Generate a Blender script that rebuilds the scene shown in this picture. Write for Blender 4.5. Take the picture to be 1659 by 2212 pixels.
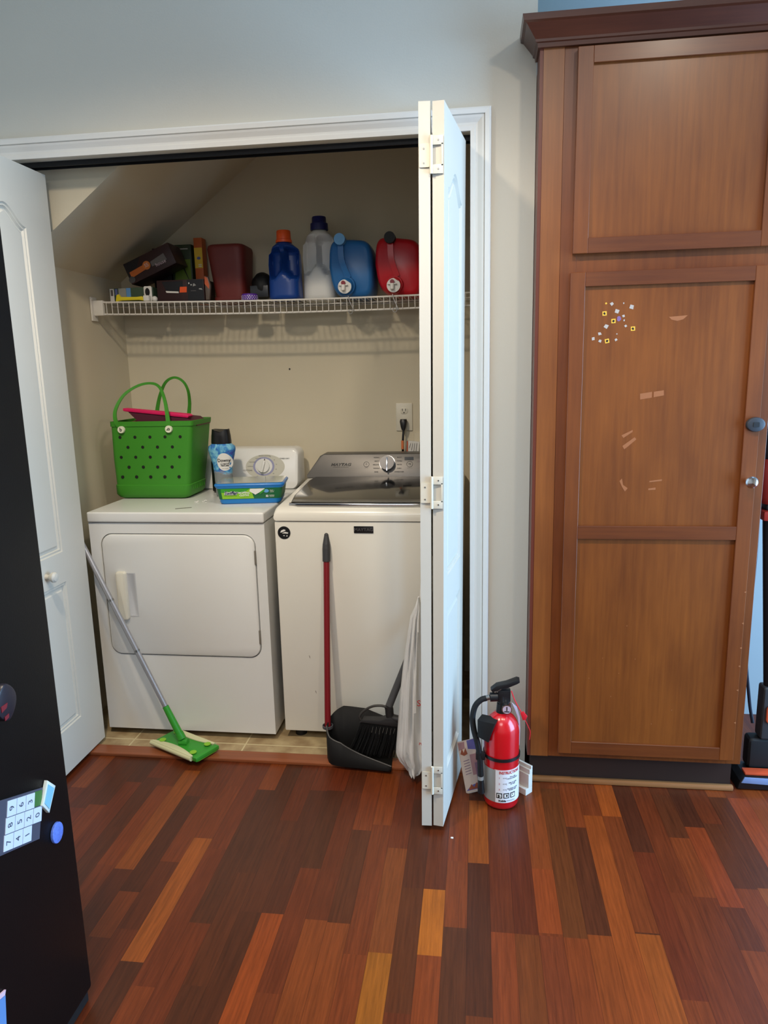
import bpy, bmesh, math, random
from mathutils import Matrix, Vector

for o in list(bpy.data.objects):
    bpy.data.objects.remove(o)
SC = bpy.context.scene
C = SC.collection
R = math.radians
random.seed(11)

# ------------------------------------------------------------------ camera
def cam_axes(yaw, pitch, roll):
    f = Vector((-math.sin(yaw), math.cos(yaw), 0)); r = Vector((math.cos(yaw), math.sin(yaw), 0)); u = Vector((0, 0, 1))
    f2 = f*math.cos(pitch) - u*math.sin(pitch); u2 = u*math.cos(pitch) + f*math.sin(pitch)
    return r*math.cos(roll) + u2*math.sin(roll), -r*math.sin(roll) + u2*math.cos(roll), f2
cr, cu, cf = cam_axes(.1301, .1972, -.0227)
cd = bpy.data.cameras.new('camera'); cam = bpy.data.objects.new('camera', cd); C.objects.link(cam)
cam.matrix_world = Matrix(((cr.x, cu.x, -cf.x, 0), (cr.y, cu.y, -cf.y, -2.3209), (cr.z, cu.z, -cf.z, 1.3897), (0, 0, 0, 1)))
cd.sensor_fit = 'HORIZONTAL'; cd.sensor_width = 36; cd.lens = 36*1551.2276/1659; cd.clip_start = .02
SC.camera = cam
# ------------------------------------------------------------------ world, lamps, exposure
SC.view_settings.view_transform = 'Standard'; SC.view_settings.look = 'None'
SC.view_settings.gamma = 1; SC.view_settings.use_curve_mapping = False
SC.view_settings.exposure = 0.0
wd = bpy.data.worlds.new('world'); SC.world = wd; wd.use_nodes = True
wd.node_tree.nodes['Background'].inputs[0].default_value = (.55, .75, 1, 1)
wd.node_tree.nodes['Background'].inputs[1].default_value = 1.0
def area(name, loc, rot, power, color, sx, sy=None, shape='RECTANGLE'):
    l = bpy.data.lights.new(name, 'AREA'); l.energy = power; l.color = color; l.shape = shape; l.size = sx
    if sy: l.size_y = sy
    o = bpy.data.objects.new(name, l); C.objects.link(o); o.location = loc; o.rotation_euler = rot
    return o
CAN = (1.0, .85, .66)
for x, p in ((-.85, 108), (.15, 42)):
    l = bpy.data.lights.new('ceiling_can_light', 'SPOT'); l.energy = p; l.color = CAN; l.spot_size = R(150); l.spot_blend = .65; l.shadow_soft_size = .055
    o = bpy.data.objects.new('ceiling_can_light', l); C.objects.link(o); o.location = (x, -1.2, 2.66)
area('ceiling_can_light', (.75, -1.2, 2.68), (0, 0, 0), 9, CAN, .13, shape='DISK')
area('kitchen_fill', (-.3, -3.2, 2.68), (0, 0, 0), 38, (.98, .96, .95), 1.2, 1.2)  # added soft fill from the camera side, no actual fixture
area('glass_door_daylight', (2.38, -.95, 1.15), (0, R(90), 0), 150, (.36, .64, 1.0), 2.0, 1.5)

# ------------------------------------------------------------------ materials
def lin(c):
    return tuple(((v/255)/12.92 if v/255 <= .04045 else ((v/255+.055)/1.055)**2.4) for v in c)
_m = {}
def M(name, rgb, rough=.5, metal=0, spec=.5, vary=.06, scale=8, bump=0, bscale=60, coat=0, trans=0, alpha=1, ior=1.45):
    if name in _m: return _m[name]
    m = bpy.data.materials.new(name); m.use_nodes = True; nt = m.node_tree; b = nt.nodes['Principled BSDF']
    c = lin(rgb)
    tc = nt.nodes.new('ShaderNodeTexCoord')
    if vary:
        n = nt.nodes.new('ShaderNodeTexNoise'); n.inputs['Scale'].default_value = scale; n.inputs['Detail'].default_value = 4
        nt.links.new(tc.outputs['Object'], n.inputs['Vector'])
        mx = nt.nodes.new('ShaderNodeMix'); mx.data_type = 'RGBA'
        mx.inputs[6].default_value = tuple(v*(1-vary) for v in c)+(1,); mx.inputs[7].default_value = tuple(min(1, v*(1+vary)) for v in c)+(1,)
        nt.links.new(n.outputs['Fac'], mx.inputs[0]); nt.links.new(mx.outputs[2], b.inputs['Base Color'])
    else:
        b.inputs['Base Color'].default_value = c+(1,)
    b.inputs['Roughness'].default_value = rough; b.inputs['Metallic'].default_value = metal
    b.inputs['Specular IOR Level'].default_value = spec; b.inputs['Coat Weight'].default_value = coat; b.inputs['Coat Roughness'].default_value = .15
    b.inputs['Transmission Weight'].default_value = trans; b.inputs['Alpha'].default_value = alpha; b.inputs['IOR'].default_value = ior
    if bump:
        n2 = nt.nodes.new('ShaderNodeTexNoise'); n2.inputs['Scale'].default_value = bscale; n2.inputs['Detail'].default_value = 3
        bp = nt.nodes.new('ShaderNodeBump'); bp.inputs['Strength'].default_value = bump; bp.inputs['Distance'].default_value = .003
        nt.links.new(tc.outputs['Object'], n2.inputs['Vector']); nt.links.new(n2.outputs['Fac'], bp.inputs['Height']); nt.links.new(bp.outputs[0], b.inputs['Normal'])
    _m[name] = m
    return m
def wood(name, c1, c2, rough=.32, axis=2, coat=.25):
    m = bpy.data.materials.new(name); m.use_nodes = True; nt = m.node_tree; b = nt.nodes['Principled BSDF']
    tc = nt.nodes.new('ShaderNodeTexCoord'); mp = nt.nodes.new('ShaderNodeMapping')
    s = [70, 70, 70]; s[axis] = 3; mp.inputs['Scale'].default_value = s
    n = nt.nodes.new('ShaderNodeTexNoise'); n.inputs['Scale'].default_value = 1; n.inputs['Detail'].default_value = 6; n.inputs['Roughness'].default_value = .65
    big = nt.nodes.new('ShaderNodeTexNoise'); big.inputs['Scale'].default_value = 5; big.inputs['Detail'].default_value = 3
    mp2 = nt.nodes.new('ShaderNodeMapping'); s2 = [1.6, 1.6, 1.6]; s2[axis] = .6; mp2.inputs['Scale'].default_value = s2
    nt.links.new(tc.outputs['Object'], mp.inputs[0]); nt.links.new(mp.outputs[0], n.inputs['Vector'])
    nt.links.new(tc.outputs['Object'], mp2.inputs[0]); nt.links.new(mp2.outputs[0], big.inputs['Vector'])
    ad = nt.nodes.new('ShaderNodeMath'); ad.operation = 'MULTIPLY_ADD'; ad.inputs[1].default_value = .55
    nt.links.new(n.outputs['Fac'], ad.inputs[0])
    sc = nt.nodes.new('ShaderNodeMath'); sc.operation = 'MULTIPLY'; sc.inputs[1].default_value = .5
    nt.links.new(big.outputs['Fac'], sc.inputs[0]); nt.links.new(sc.outputs[0], ad.inputs[2])
    cr_ = nt.nodes.new('ShaderNodeValToRGB'); cr_.color_ramp.elements[0].position = .3; cr_.color_ramp.elements[1].position = .75
    cr_.color_ramp.elements[0].color = lin(c1)+(1,); cr_.color_ramp.elements[1].color = lin(c2)+(1,)
    nt.links.new(ad.outputs[0], cr_.inputs[0]); nt.links.new(cr_.outputs[0], b.inputs['Base Color'])
    b.inputs['Roughness'].default_value = rough; b.inputs['Coat Weight'].default_value = coat; b.inputs['Coat Roughness'].default_value = .22
    _m[name] = m
    return m

WALL = M('wall_paint', (208, 203, 190), .75, vary=.02, scale=3, bump=.08, bscale=180)
CLOS = M('closet_paint', (208, 198, 174), .8, vary=.03, scale=2, bump=.08, bscale=180)
BLUEW = M('blue_wall_paint', (156, 168, 172), .75, vary=.02)
TRIM = M('trim_white', (226, 224, 218), .38, vary=.02, scale=4)
DOORW = M('door_white', (203, 198, 185), .42, vary=.03, scale=5, bump=.03, bscale=220)
CEIL = M('ceiling_white', (225, 222, 214), .85, vary=.02)
CABM = wood('cabinet_wood', (86, 40, 13), (126, 67, 24), .36, coat=.12)
CABD = wood('cabinet_wood_panel', (92, 45, 13), (134, 74, 25), .36, coat=.12)
CABR = wood('cabinet_wood_rail', (78, 35, 13), (114, 59, 22), .36, axis=0, coat=.12)
CROWN = wood('crown_wood', (58, 28, 18), (86, 44, 28), .3, axis=0)
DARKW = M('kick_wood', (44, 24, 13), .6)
SHOE = wood('shoe_wood', (120, 78, 42), (160, 108, 62), .5, axis=0)
THRESH = wood('threshold_wood', (110, 58, 32), (158, 88, 50), .45, axis=0)
APPL = M('enamel_white', (224, 224, 220), .28, vary=.02, scale=3, coat=.2)
WAPPL = M('enamel_warm_white', (228, 224, 212), .25, vary=.015, scale=3, coat=.2)
BLACK = M('black_plastic', (22, 22, 24), .38, vary=.1)
BLKSAT = M('black_matte', (16, 16, 17), .6, vary=.1)
FRG = M('fridge_black', (9, 9, 9), .45, spec=.22, vary=.1, bump=.05, bscale=260)
CHROME = M('chrome', (205, 205, 208), .12, metal=1, vary=.02)
STEEL = M('brushed_steel', (150, 148, 146), .35, metal=1, vary=.05)
CONS = M('console_grey', (104, 101, 98), .38, metal=.45, vary=.05, scale=30)
GLASSD = M('lid_dark_glass', (20, 20, 21), .07, vary=.05, coat=.6)
WHITEP = M('white_plastic', (228, 226, 220), .35, vary=.02)
IVORY = M('ivory_plastic', (216, 210, 192), .35, vary=.02)
GREENB = M('tote_green', (60, 138, 36), .55, vary=.05)
LIME = M('lime_green', (134, 190, 44), .4)
GRN = M('leaf_green', (52, 148, 44), .4)
DGRN = M('dark_green_print', (20, 98, 56), .45)
PINK = M('hot_pink', (214, 28, 94), .45)
DPINK = M('dark_plum', (80, 24, 44), .6)
BLUEP = M('tub_blue', (28, 128, 206), .35)
DETB = M('detergent_blue', (20, 62, 138), .32, vary=.05)
DISPB = M('dispenser_blue', (36, 104, 168), .32, vary=.05)
LBLUE = M('light_blue_plastic', (92, 158, 212), .35)
NAVY = M('navy_plastic', (22, 28, 92), .35)
ORNG = M('cap_orange', (232, 88, 34), .4)
REDP = M('dispenser_red', (186, 22, 34), .3, vary=.05)
EXTR = M('extinguisher_red', (196, 14, 24), .22, vary=.03, coat=.5)
POLER = M('pole_red', (128, 24, 32), .35)
JUGW = M('milky_jug', (222, 222, 218), .45, vary=.04)
MAROON = M('maroon_bin', (104, 36, 32), .5)
GREYP = M('grey_plastic', (84, 84, 88), .45)
YELL = M('yellow_plastic', (226, 206, 40), .4)
PURP = M('purple_cap', (88, 44, 150), .4)
PAPER = M('paper_white', (226, 224, 218), .7, vary=.02)
SILVER = M('silver_label', (156, 156, 152), .45, metal=.3)
PINKRED = M('red_print', (190, 30, 36), .5, vary=0)
INK = M('black_print', (18, 18, 20), .5, vary=0)
INKG = M('grey_print', (104, 100, 98), .5, vary=0)
INKB = M('blue_print', (96, 104, 158), .5, vary=0)
BAGP = M('white_film', (226, 226, 224), .38, vary=.04, bump=.5, bscale=22)
TUBLID = M('clear_lid', (150, 170, 170), .12, vary=.02, trans=.75)
BOTL = M('clear_bottle', (214, 224, 232), .1, vary=.02, trans=.82)

# ------------------------------------------------------------------ mesh helpers
def nb(): return bmesh.new()
def box(bm, x0, x1, y0, y1, z0, z1, bev=0, seg=2):
    b = bmesh.new(); bmesh.ops.create_cube(b, size=1)
    for v in b.verts:
        v.co = Vector((x0+(v.co.x+.5)*(x1-x0), y0+(v.co.y+.5)*(y1-y0), z0+(v.co.z+.5)*(z1-z0)))
    if bev: bmesh.ops.bevel(b, geom=b.edges[:], offset=bev, segments=seg, affect='EDGES', profile=.6, clamp_overlap=True)
    merge(bm, b); return bm
def merge(bm, b, mat=None):
    if mat is not None: b.transform(mat)
    me = bpy.data.meshes.new('t'); b.to_mesh(me); b.free(); bm.from_mesh(me); bpy.data.meshes.remove(me)
def cyl(bm, p0, p1, r0, r1=None, seg=24, cap=True):
    p0 = Vector(p0); p1 = Vector(p1); r1 = r0 if r1 is None else r1
    b = bmesh.new(); L = (p1-p0).length
    bmesh.ops.create_cone(b, cap_ends=cap, segments=seg, radius1=r0, radius2=r1, depth=L)
    q = Vector((0, 0, 1)).rotation_difference((p1-p0).normalized()).to_matrix().to_4x4()
    merge(bm, b, Matrix.Translation((p0+p1)/2) @ q); return bm
def ball(bm, c, r, sc=(1, 1, 1), seg=20):
    b = bmesh.new(); bmesh.ops.create_uvsphere(b, u_segments=seg, v_segments=seg//2, radius=r)
    merge(bm, b, Matrix.Translation(c) @ Matrix.Diagonal((*sc, 1))); return bm
def lathe(bm, prof, c=(0, 0, 0), seg=32, sx=1, sy=1, mat=None):
    return loft(bm, [(c[0], c[1], c[2]+z, r*sx, r*sy, 2) for r, z in prof], seg, mat)
def loft(bm, secs, seg=32, mat=None, disp=None, sub=0):
    if sub:
        o = []
        for a, b2 in zip(secs, secs[1:]):
            for k in range(sub): o.append(tuple(p+(q-p)*k/sub for p, q in zip(a, b2)))
        secs = o+[secs[-1]]
    b = bmesh.new(); rings = []
    for cx, cy, cz, rx, ry, n in secs:
        ring = []
        for i in range(seg):
            t = 2*math.pi*i/seg; ct, st = math.cos(t), math.sin(t)
            x = math.copysign(abs(ct)**(2/n), ct)*rx; y = math.copysign(abs(st)**(2/n), st)*ry
            p = Vector((cx+x, cy+y, cz))
            if disp: p = disp(p)
            ring.append(b.verts.new(p))
        rings.append(ring)
    for r1, r2 in zip(rings, rings[1:]):
        for i in range(seg):
            j = (i+1) % seg; b.faces.new((r1[i], r1[j], r2[j], r2[i]))
    b.faces.new(rings[0][::-1]); b.faces.new(rings[-1])
    merge(bm, b, mat); return bm
def tube(bm, pts, r, seg=10, close=False, flat=None):
    """sweep along points; flat=(w,t) sweeps a strap instead of a round section"""
    pts = [Vector(p) for p in pts]; n = len(pts); b = bmesh.new(); rings = []; up = None
    for i, p in enumerate(pts):
        a = pts[i-1] if (i > 0 or close) else pts[i]; c = pts[(i+1) % n] if (i < n-1 or close) else pts[i]
        t = (c-a).normalized()
        if up is None:
            up = Vector((0, 0, 1)) if abs(t.z) < .9 else Vector((0, 1, 0))
        s = t.cross(up); s = s.normalized() if s.length > 1e-6 else Vector((1, 0, 0)); up = s.cross(t).normalized()
        ring = []
        if flat:
            fw = Vector(flat[2]) if len(flat) > 2 else up; s_e = 1-(flat[3] if len(flat) > 3 else 0)*math.sin(math.pi*i/(n-1))
            fw = (fw-t*fw.dot(t)).normalized(); sd = t.cross(fw)
            for a1, b1 in ((-1, -1), (1, -1), (1, 1), (-1, 1)):
                ring.append(b.verts.new(p+fw*(a1*flat[0]/2)+sd*(b1*flat[1]/2*s_e)))
        else:
            rr = r[i] if isinstance(r, (list, tuple)) else r
            for k in range(seg):
                th = 2*math.pi*k/seg; ring.append(b.verts.new(p+s*math.cos(th)*rr+up*math.sin(th)*rr))
        rings.append(ring)
    m = len(rings[0])
    for i in range(n-1 if not close else n):
        r1, r2 = rings[i], rings[(i+1) % n]
        for k in range(m):
            j = (k+1) % m; b.faces.new((r1[k], r1[j], r2[j], r2[k]))
    if not close: b.faces.new(rings[0][::-1]); b.faces.new(rings[-1])
    merge(bm, b); return bm
def spline(pts, n=8):
    P = [Vector(p) for p in pts]; P = [P[0]*2-P[1]]+P+[P[-1]*2-P[-2]]; out = []
    for i in range(1, len(P)-2):
        for k in range(n):
            t = k/n; a, b, c, d = P[i-1], P[i], P[i+1], P[i+2]
            out.append(.5*((2*b)+(-a+c)*t+(2*a-5*b+4*c-d)*t*t+(-a+3*b-3*c+d)*t**3))
    out.append(P[-2]); return out
def rrect(x0, x1, z0, z1, r, n=6):
    o = []
    for cx, cz, a0 in ((x1-r, z1-r, 0), (x0+r, z1-r, 90), (x0+r, z0+r, 180), (x1-r, z0+r, 270)):
        for k in range(n+1):
            a = R(a0+90*k/n); o.append((cx+r*math.cos(a), cz+r*math.sin(a)))
    return o
def inset(poly, d):
    n = len(poly); out = []
    A = sum(poly[i][0]*poly[(i+1) % n][1]-poly[(i+1) % n][0]*poly[i][1] for i in range(n)); s = 1 if A > 0 else -1
    for i in range(n):
        a, b, c = Vector(poly[i-1]), Vector(poly[i]), Vector(poly[(i+1) % n])
        e1 = (b-a).normalized(); e2 = (c-b).normalized()
        n1 = Vector((-e1.y, e1.x))*s; n2 = Vector((-e2.y, e2.x))*s
        m = n1+n2; m = m.normalized() if m.length > 1e-6 else n1
        k = max(.35, m.dot(n1)); out.append(tuple(b+m*(d/k)))
    return out
def prism(bm, poly, y0, y1, edge=0):
    """2D outline in XZ extruded from y0 (front) to y1; edge = small rounded front edge"""
    b = bmesh.new()
    loops = [(poly, y1)]
    if edge: loops += [(poly, y0+edge), (inset(poly, edge*.3), y0+edge*.3), (inset(poly, edge), y0)]
    else: loops += [(poly, y0)]
    rings = [[b.verts.new((x, y, z)) for x, z in pl] for pl, y in loops]
    n = len(poly)
    for r1, r2 in zip(rings, rings[1:]):
        for i in range(n): b.faces.new((r1[i], r1[(i+1) % n], r2[(i+1) % n], r2[i]))
    b.faces.new(rings[0]); b.faces.new(rings[-1])
    bmesh.ops.recalc_face_normals(b, faces=b.faces); merge(bm, b); return bm
def panel_slab(bm, x0, x1, z0, z1, yf, yb, holes):
    """slab facing -Y whose front carries moulded panels: holes = [(outline, [(inset, depth)...])]"""
    b = bmesh.new()
    outer = [b.verts.new((x, yf, z)) for x, z in ((x0, z0), (x1, z0), (x1, z1), (x0, z1))]
    es = [b.edges.new((outer[i], outer[(i+1) % 4])) for i in range(4)]
    hl = []
    for poly, prof in holes:
        vs = [b.verts.new((x, yf, z)) for x, z in poly]; n = len(vs)
        es += [b.edges.new((vs[i], vs[(i+1) % n])) for i in range(n)]; hl.append((vs, poly, prof))
    bmesh.ops.triangle_fill(b, use_beauty=True, use_dissolve=False, edges=es)
    for vs, poly, prof in hl:   # drop faces filling a hole
        n = len(vs)
        cur = vs
        S = set(vs)
        for f in [f for f in b.faces if all(v in S for v in f.verts)]:
            c = f.calc_center_median()
            if inside((c.x, c.z), poly): b.faces.remove(f)
        for d, dep in prof:
            nx = [b.verts.new((x, yf+dep, z)) for x, z in (inset(poly, d) if d else poly)]
            for i in range(n): b.faces.new((cur[i], cur[(i+1) % n], nx[(i+1) % n], nx[i]))
            cur = nx
        b.faces.new(cur)
    bk = [b.verts.new((x, yb, z)) for x, z in ((x0, z0), (x1, z0), (x1, z1), (x0, z1))]
    for i in range(4): b.faces.new((outer[i], outer[(i+1) % 4], bk[(i+1) % 4], bk[i]))
    b.faces.new(bk)
    bmesh.ops.recalc_face_normals(b, faces=b.faces); merge(bm, b); return bm
def inside(p, poly):
    x, y = p; c = False; n = len(poly)
    for i in range(n):
        x1, y1 = poly[i]; x2, y2 = poly[i-1]
        if (y1 > y) != (y2 > y) and x < (x2-x1)*(y-y1)/(y2-y1)+x1: c = not c
    return c
def smooth(me, ang=35):
    for p in me.polygons: p.use_smooth = True
    try: me.set_sharp_from_angle(angle=R(ang))
    except Exception: pass

# ------------------------------------------------------------------ object helpers
def mat4(loc=(0, 0, 0), rot=(0, 0, 0)):
    from mathutils import Euler
    return Matrix.Translation(loc) @ Euler(rot).to_matrix().to_4x4()
WM = {}
def tag(o, label=None, cat=None, group=None, kind=None):
    if label: o['label'] = label
    if cat: o['category'] = cat
    if group: o['group'] = group
    if kind: o['kind'] = kind
    return o
def thing(name, label, cat, loc=(0, 0, 0), rot=(0, 0, 0), group=None, kind=None):
    o = bpy.data.objects.new(name, None); C.objects.link(o); o.empty_display_size = .05
    o.location = loc; o.rotation_euler = rot; WM[o.name] = mat4(loc, rot)
    return tag(o, label, cat, group, kind)
def obj(name, bm, m, parent=None, world=True, label=None, sm=35, loc=None, recalc=True):
    """link a bmesh as ONE object; world=True: coordinates are world coordinates and are moved into the parent's frame"""
    if recalc: bmesh.ops.recalc_face_normals(bm, faces=bm.faces)
    if parent is not None:
        P = WM[parent.name]
        if world: bm.transform(P.inverted())
        WMn = P
    else:
        if loc is None:
            xs = [v.co for v in bm.verts]
            loc = ((min(v.x for v in xs)+max(v.x for v in xs))/2, (min(v.y for v in xs)+max(v.y for v in xs))/2, min(v.z for v in xs))
        bm.transform(Matrix.Translation(loc).inverted()); WMn = Matrix.Translation(loc)
    me = bpy.data.meshes.new(name); bm.to_mesh(me); bm.free(); me.materials.append(m)
    if sm: smooth(me, sm)
    o = bpy.data.objects.new(name, me); C.objects.link(o)
    if parent is not None: o.parent = parent
    else: o.location = loc
    WM[o.name] = WMn
    if label: o['label'] = label
    return o
def solo(name, bm, m, label, cat, group=None, kind=None, sm=35):
    return tag(obj(name, bm, m, sm=sm), label, cat, group, kind)
def struct(name, bm, m, label, cat='wall', sm=None):
    return tag(obj(name, bm, m, sm=sm), label, cat, kind='structure')
def frame(loc, ax=(1, 0, 0), az=(0, 0, 1)):
    """local +X = reading direction, local +Y = up the letters, local +Z out of the surface"""
    x = Vector(ax).normalized(); y = Vector(az); y = (y-x*y.dot(x)).normalized(); z = x.cross(y)
    return Matrix(((x.x, y.x, z.x, loc[0]), (x.y, y.y, z.y, loc[1]), (x.z, y.z, z.z, loc[2]), (0, 0, 0, 1)))
def text(s, size, M4, m, parent, name='lettering', wid=1.0, bold=0, bend=None, shear=0, label=None):
    cu_ = bpy.data.curves.new('t', 'FONT'); cu_.body = s; cu_.size = size; cu_.align_x = 'CENTER'; cu_.align_y = 'CENTER'
    cu_.offset = bold; cu_.resolution_u = 3; cu_.shear = shear; cu_.space_line = .95
    to = bpy.data.objects.new('t', cu_); C.objects.link(to)
    dg = bpy.context.evaluated_depsgraph_get(); dg.update()
    me = bpy.data.meshes.new_from_object(to.evaluated_get(dg))
    bpy.data.objects.remove(to); bpy.data.curves.remove(cu_)
    bm = bmesh.new(); bm.from_mesh(me); bpy.data.meshes.remove(me)
    bm.transform(Matrix.Diagonal((wid, 1, 1, 1)))
    if bend:
        bmesh.ops.subdivide_edges(bm, edges=[e for e in bm.edges if abs(e.verts[0].co.x-e.verts[1].co.x) > size*.3], cuts=2)
        for v in bm.verts: v.co = Vector(bend(v.co))
        M4 = Matrix.Identity(4)
    bm.transform(M4)
    return obj(name, bm, m, parent, sm=None, recalc=False, label=label)

# ================================================================== THE ROOM
def planks():
    """hardwood strips laid towards the closet; the colour of each strip is stored on its face"""
    W = .0593; X0 = -.020
    pal = [(84, 36, 22), (94, 40, 24), (104, 46, 26), (76, 34, 22), (112, 50, 27), (68, 34, 23), (98, 40, 26), (122, 58, 30), (90, 38, 22), (56, 30, 22)]
    ov = {-2: [(-.835, -.61, (176, 98, 38)), (-.61, -.2, (82, 36, 22)), (-1.35, -.835, (122, 54, 26))], -4: [(-1.2, -.839, (150, 88, 34)), (-.839, -.45, (118, 60, 34))],
          0: [(-.493, -.19, (140, 72, 32)), (-.99, -.493, (52, 28, 20)), (-1.4, -.99, (92, 44, 24))], -9: [(-.74, -.18, (60, 30, 24)), (-1.3, -.74, (142, 62, 28))],
          -10: [(-.74, -.35, (66, 33, 24)), (-1.25, -.74, (54, 28, 20))], -14: [(-.926, -.46, (148, 76, 36))], -17: [(-.615, -.1, (132, 66, 32)), (-1.1, -.615, (70, 32, 22))], -16: [(-.7, -.25, (56, 28, 20))],
          3: [(-.736, -.5, (132, 58, 30)), (-1.3, -.745, (104, 46, 30))], 1: [(-.745, -.12, (82, 36, 22)), (-1.4, -.745, (118, 52, 28))], 2: [(-1.3, -.745, (100, 50, 26)), (-.745, -.2, (74, 30, 20))],
          4: [(-1.3, -.745, (116, 52, 28)), (-.745, -.1, (86, 46, 26))], 5: [(-1.3, -.73, (124, 58, 28)), (-.73, -.3, (62, 32, 24))], 6: [(-1.1, -.237, (136, 64, 30))], 7: [(-1.2, -.715, (140, 70, 32)), (-.71, -.235, (106, 48, 26)), (-.235, 0, (148, 70, 32))],
          8: [(-.4, 0, (52, 26, 22)), (-.9, -.4, (88, 34, 22))], 11: [(-.267, -.02, (46, 24, 20)), (-.6, -.267, (122, 50, 28))], 13: [(-.52, -.1, (66, 34, 24)), (-.9, -.52, (118, 60, 34))], 14: [(-.6, -.1, (134, 58, 34))],
          -1: [(-.49, -.2, (112, 50, 26)), (-.74, -.49, (116, 54, 28)), (-1.4, -.74, (66, 36, 24))], -3: [(-1.0, -.61, (74, 38, 24)), (-.61, -.2, (66, 32, 24))]}
    bm = nb(); uv = bm.loops.layers.uv.new('uv'); cl = bm.loops.layers.float_color.new('plank')
    def q(x0, x1, y0, y1, c):
        f = bm.faces.new([bm.verts.new((x, y, 0)) for x, y in ((x0, y0), (x1, y0), (x1, y1), (x0, y1))])
        c = (c[0], c[1], c[2]*.72); mean = lin((92, 40, 17)); lc = tuple(a*.66+b_*.34 for a, b_ in zip(lin(c), mean)); rw = random.random()
        for l, u in zip(f.loops, ((0, 0), (1, 0), (1, 1), (0, 1))):
            l[uv].uv = (u[0], u[1]*(y1-y0)/.06); l[cl] = lc+(rw,)
    k0, k1 = -40, 42
    for k in range(k0, k1):
        x0 = X0+k*W; x1 = x0+W
        fixed = sorted(ov.get(k, [])); y = -4.2+random.random()*.4; q(x0, x1, -4.4, y, random.choice(pal))
        yend = 0.0 if x0 < .12 else .5
        while y < yend-.001:
            nxt = [f for f in fixed if f[1] > y+.001]
            if nxt and nxt[0][0] <= y+.001:
                y2 = min(nxt[0][1], yend); q(x0, x1, y, y2, nxt[0][2]); y = y2; continue
            lim = nxt[0][0] if nxt else yend
            y2 = y+random.uniform(.22, .62)
            if lim-y2 < .12: y2 = lim
            y2 = min(y2, lim, yend); q(x0, x1, y, y2, random.choice(pal)); y = y2
    m = bpy.data.materials.new('hardwood_floor'); m.use_nodes = True; nt = m.node_tree; b = nt.nodes['Principled BSDF']
    at = nt.nodes.new('ShaderNodeVertexColor'); at.layer_name = 'plank'
    tc = nt.nodes.new('ShaderNodeTexCoord'); mp = nt.nodes.new('ShaderNodeMapping'); mp.inputs['Scale'].default_value = (150, 7, 1)
    n = nt.nodes.new('ShaderNodeTexNoise'); n.inputs['Scale'].default_value = 1; n.inputs['Detail'].default_value = 7; n.inputs['Roughness'].default_value = .7; n.noise_dimensions = '4D'
    nt.links.new(tc.outputs['Object'], mp.inputs[0]); nt.links.new(mp.outputs[0], n.inputs['Vector'])
    wm = nt.nodes.new('ShaderNodeMath'); wm.operation = 'MULTIPLY'; wm.inputs[1].default_value = 40; nt.links.new(at.outputs['Alpha'], wm.inputs[0]); nt.links.new(wm.outputs[0], n.inputs['W'])
    mr = nt.nodes.new('ShaderNodeMapRange'); mr.inputs[1].default_value = .3; mr.inputs[2].default_value = .7; mr.inputs[3].default_value = .62; mr.inputs[4].default_value = 1.36
    nt.links.new(n.outputs['Fac'], mr.inputs[0])
    sx = nt.nodes.new('ShaderNodeUVMap'); sx.uv_map = 'uv'; sp = nt.nodes.new('ShaderNodeSeparateXYZ'); nt.links.new(sx.outputs[0], sp.inputs[0])
    a1 = nt.nodes.new('ShaderNodeMath'); a1.operation = 'SUBTRACT'; a1.inputs[1].default_value = .5; nt.links.new(sp.outputs[0], a1.inputs[0])
    a2 = nt.nodes.new('ShaderNodeMath'); a2.operation = 'ABSOLUTE'; nt.links.new(a1.outputs[0], a2.inputs[0])
    a3 = nt.nodes.new('ShaderNodeMath'); a3.operation = 'LESS_THAN'; a3.inputs[1].default_value = .488; nt.links.new(a2.outputs[0], a3.inputs[0])
    a4 = nt.nodes.new('ShaderNodeMapRange'); a4.inputs[3].default_value = .6; a4.inputs[4].default_value = 1; nt.links.new(a3.outputs[0], a4.inputs[0])
    a5 = nt.nodes.new('ShaderNodeMath'); a5.operation = 'MULTIPLY'; nt.links.new(a4.outputs[0], a5.inputs[0]); nt.links.new(mr.outputs[0], a5.inputs[1])
    vm = nt.nodes.new('ShaderNodeVectorMath'); vm.operation = 'SCALE'; nt.links.new(at.outputs['Color'], vm.inputs[0]); nt.links.new(a5.outputs[0], vm.inputs['Scale'])
    nt.links.new(vm.outputs[0], b.inputs['Base Color']); b.inputs['Roughness'].default_value = .36; b.inputs['Specular IOR Level'].default_value = .36
    bp = nt.nodes.new('ShaderNodeBump'); bp.inputs['Strength'].default_value = .12; bp.inputs['Distance'].default_value = .002
    nt.links.new(n.outputs['Fac'], bp.inputs['Height']); nt.links.new(bp.outputs[0], b.inputs['Normal'])
    me = bpy.data.meshes.new('floor'); bm.to_mesh(me); bm.free(); me.materials.append(m)
    o = bpy.data.objects.new('floor', me); C.objects.link(o)
    tag(o, 'red-brown hardwood strip floor running towards the laundry closet', 'floor', kind='structure')
planks()
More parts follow.
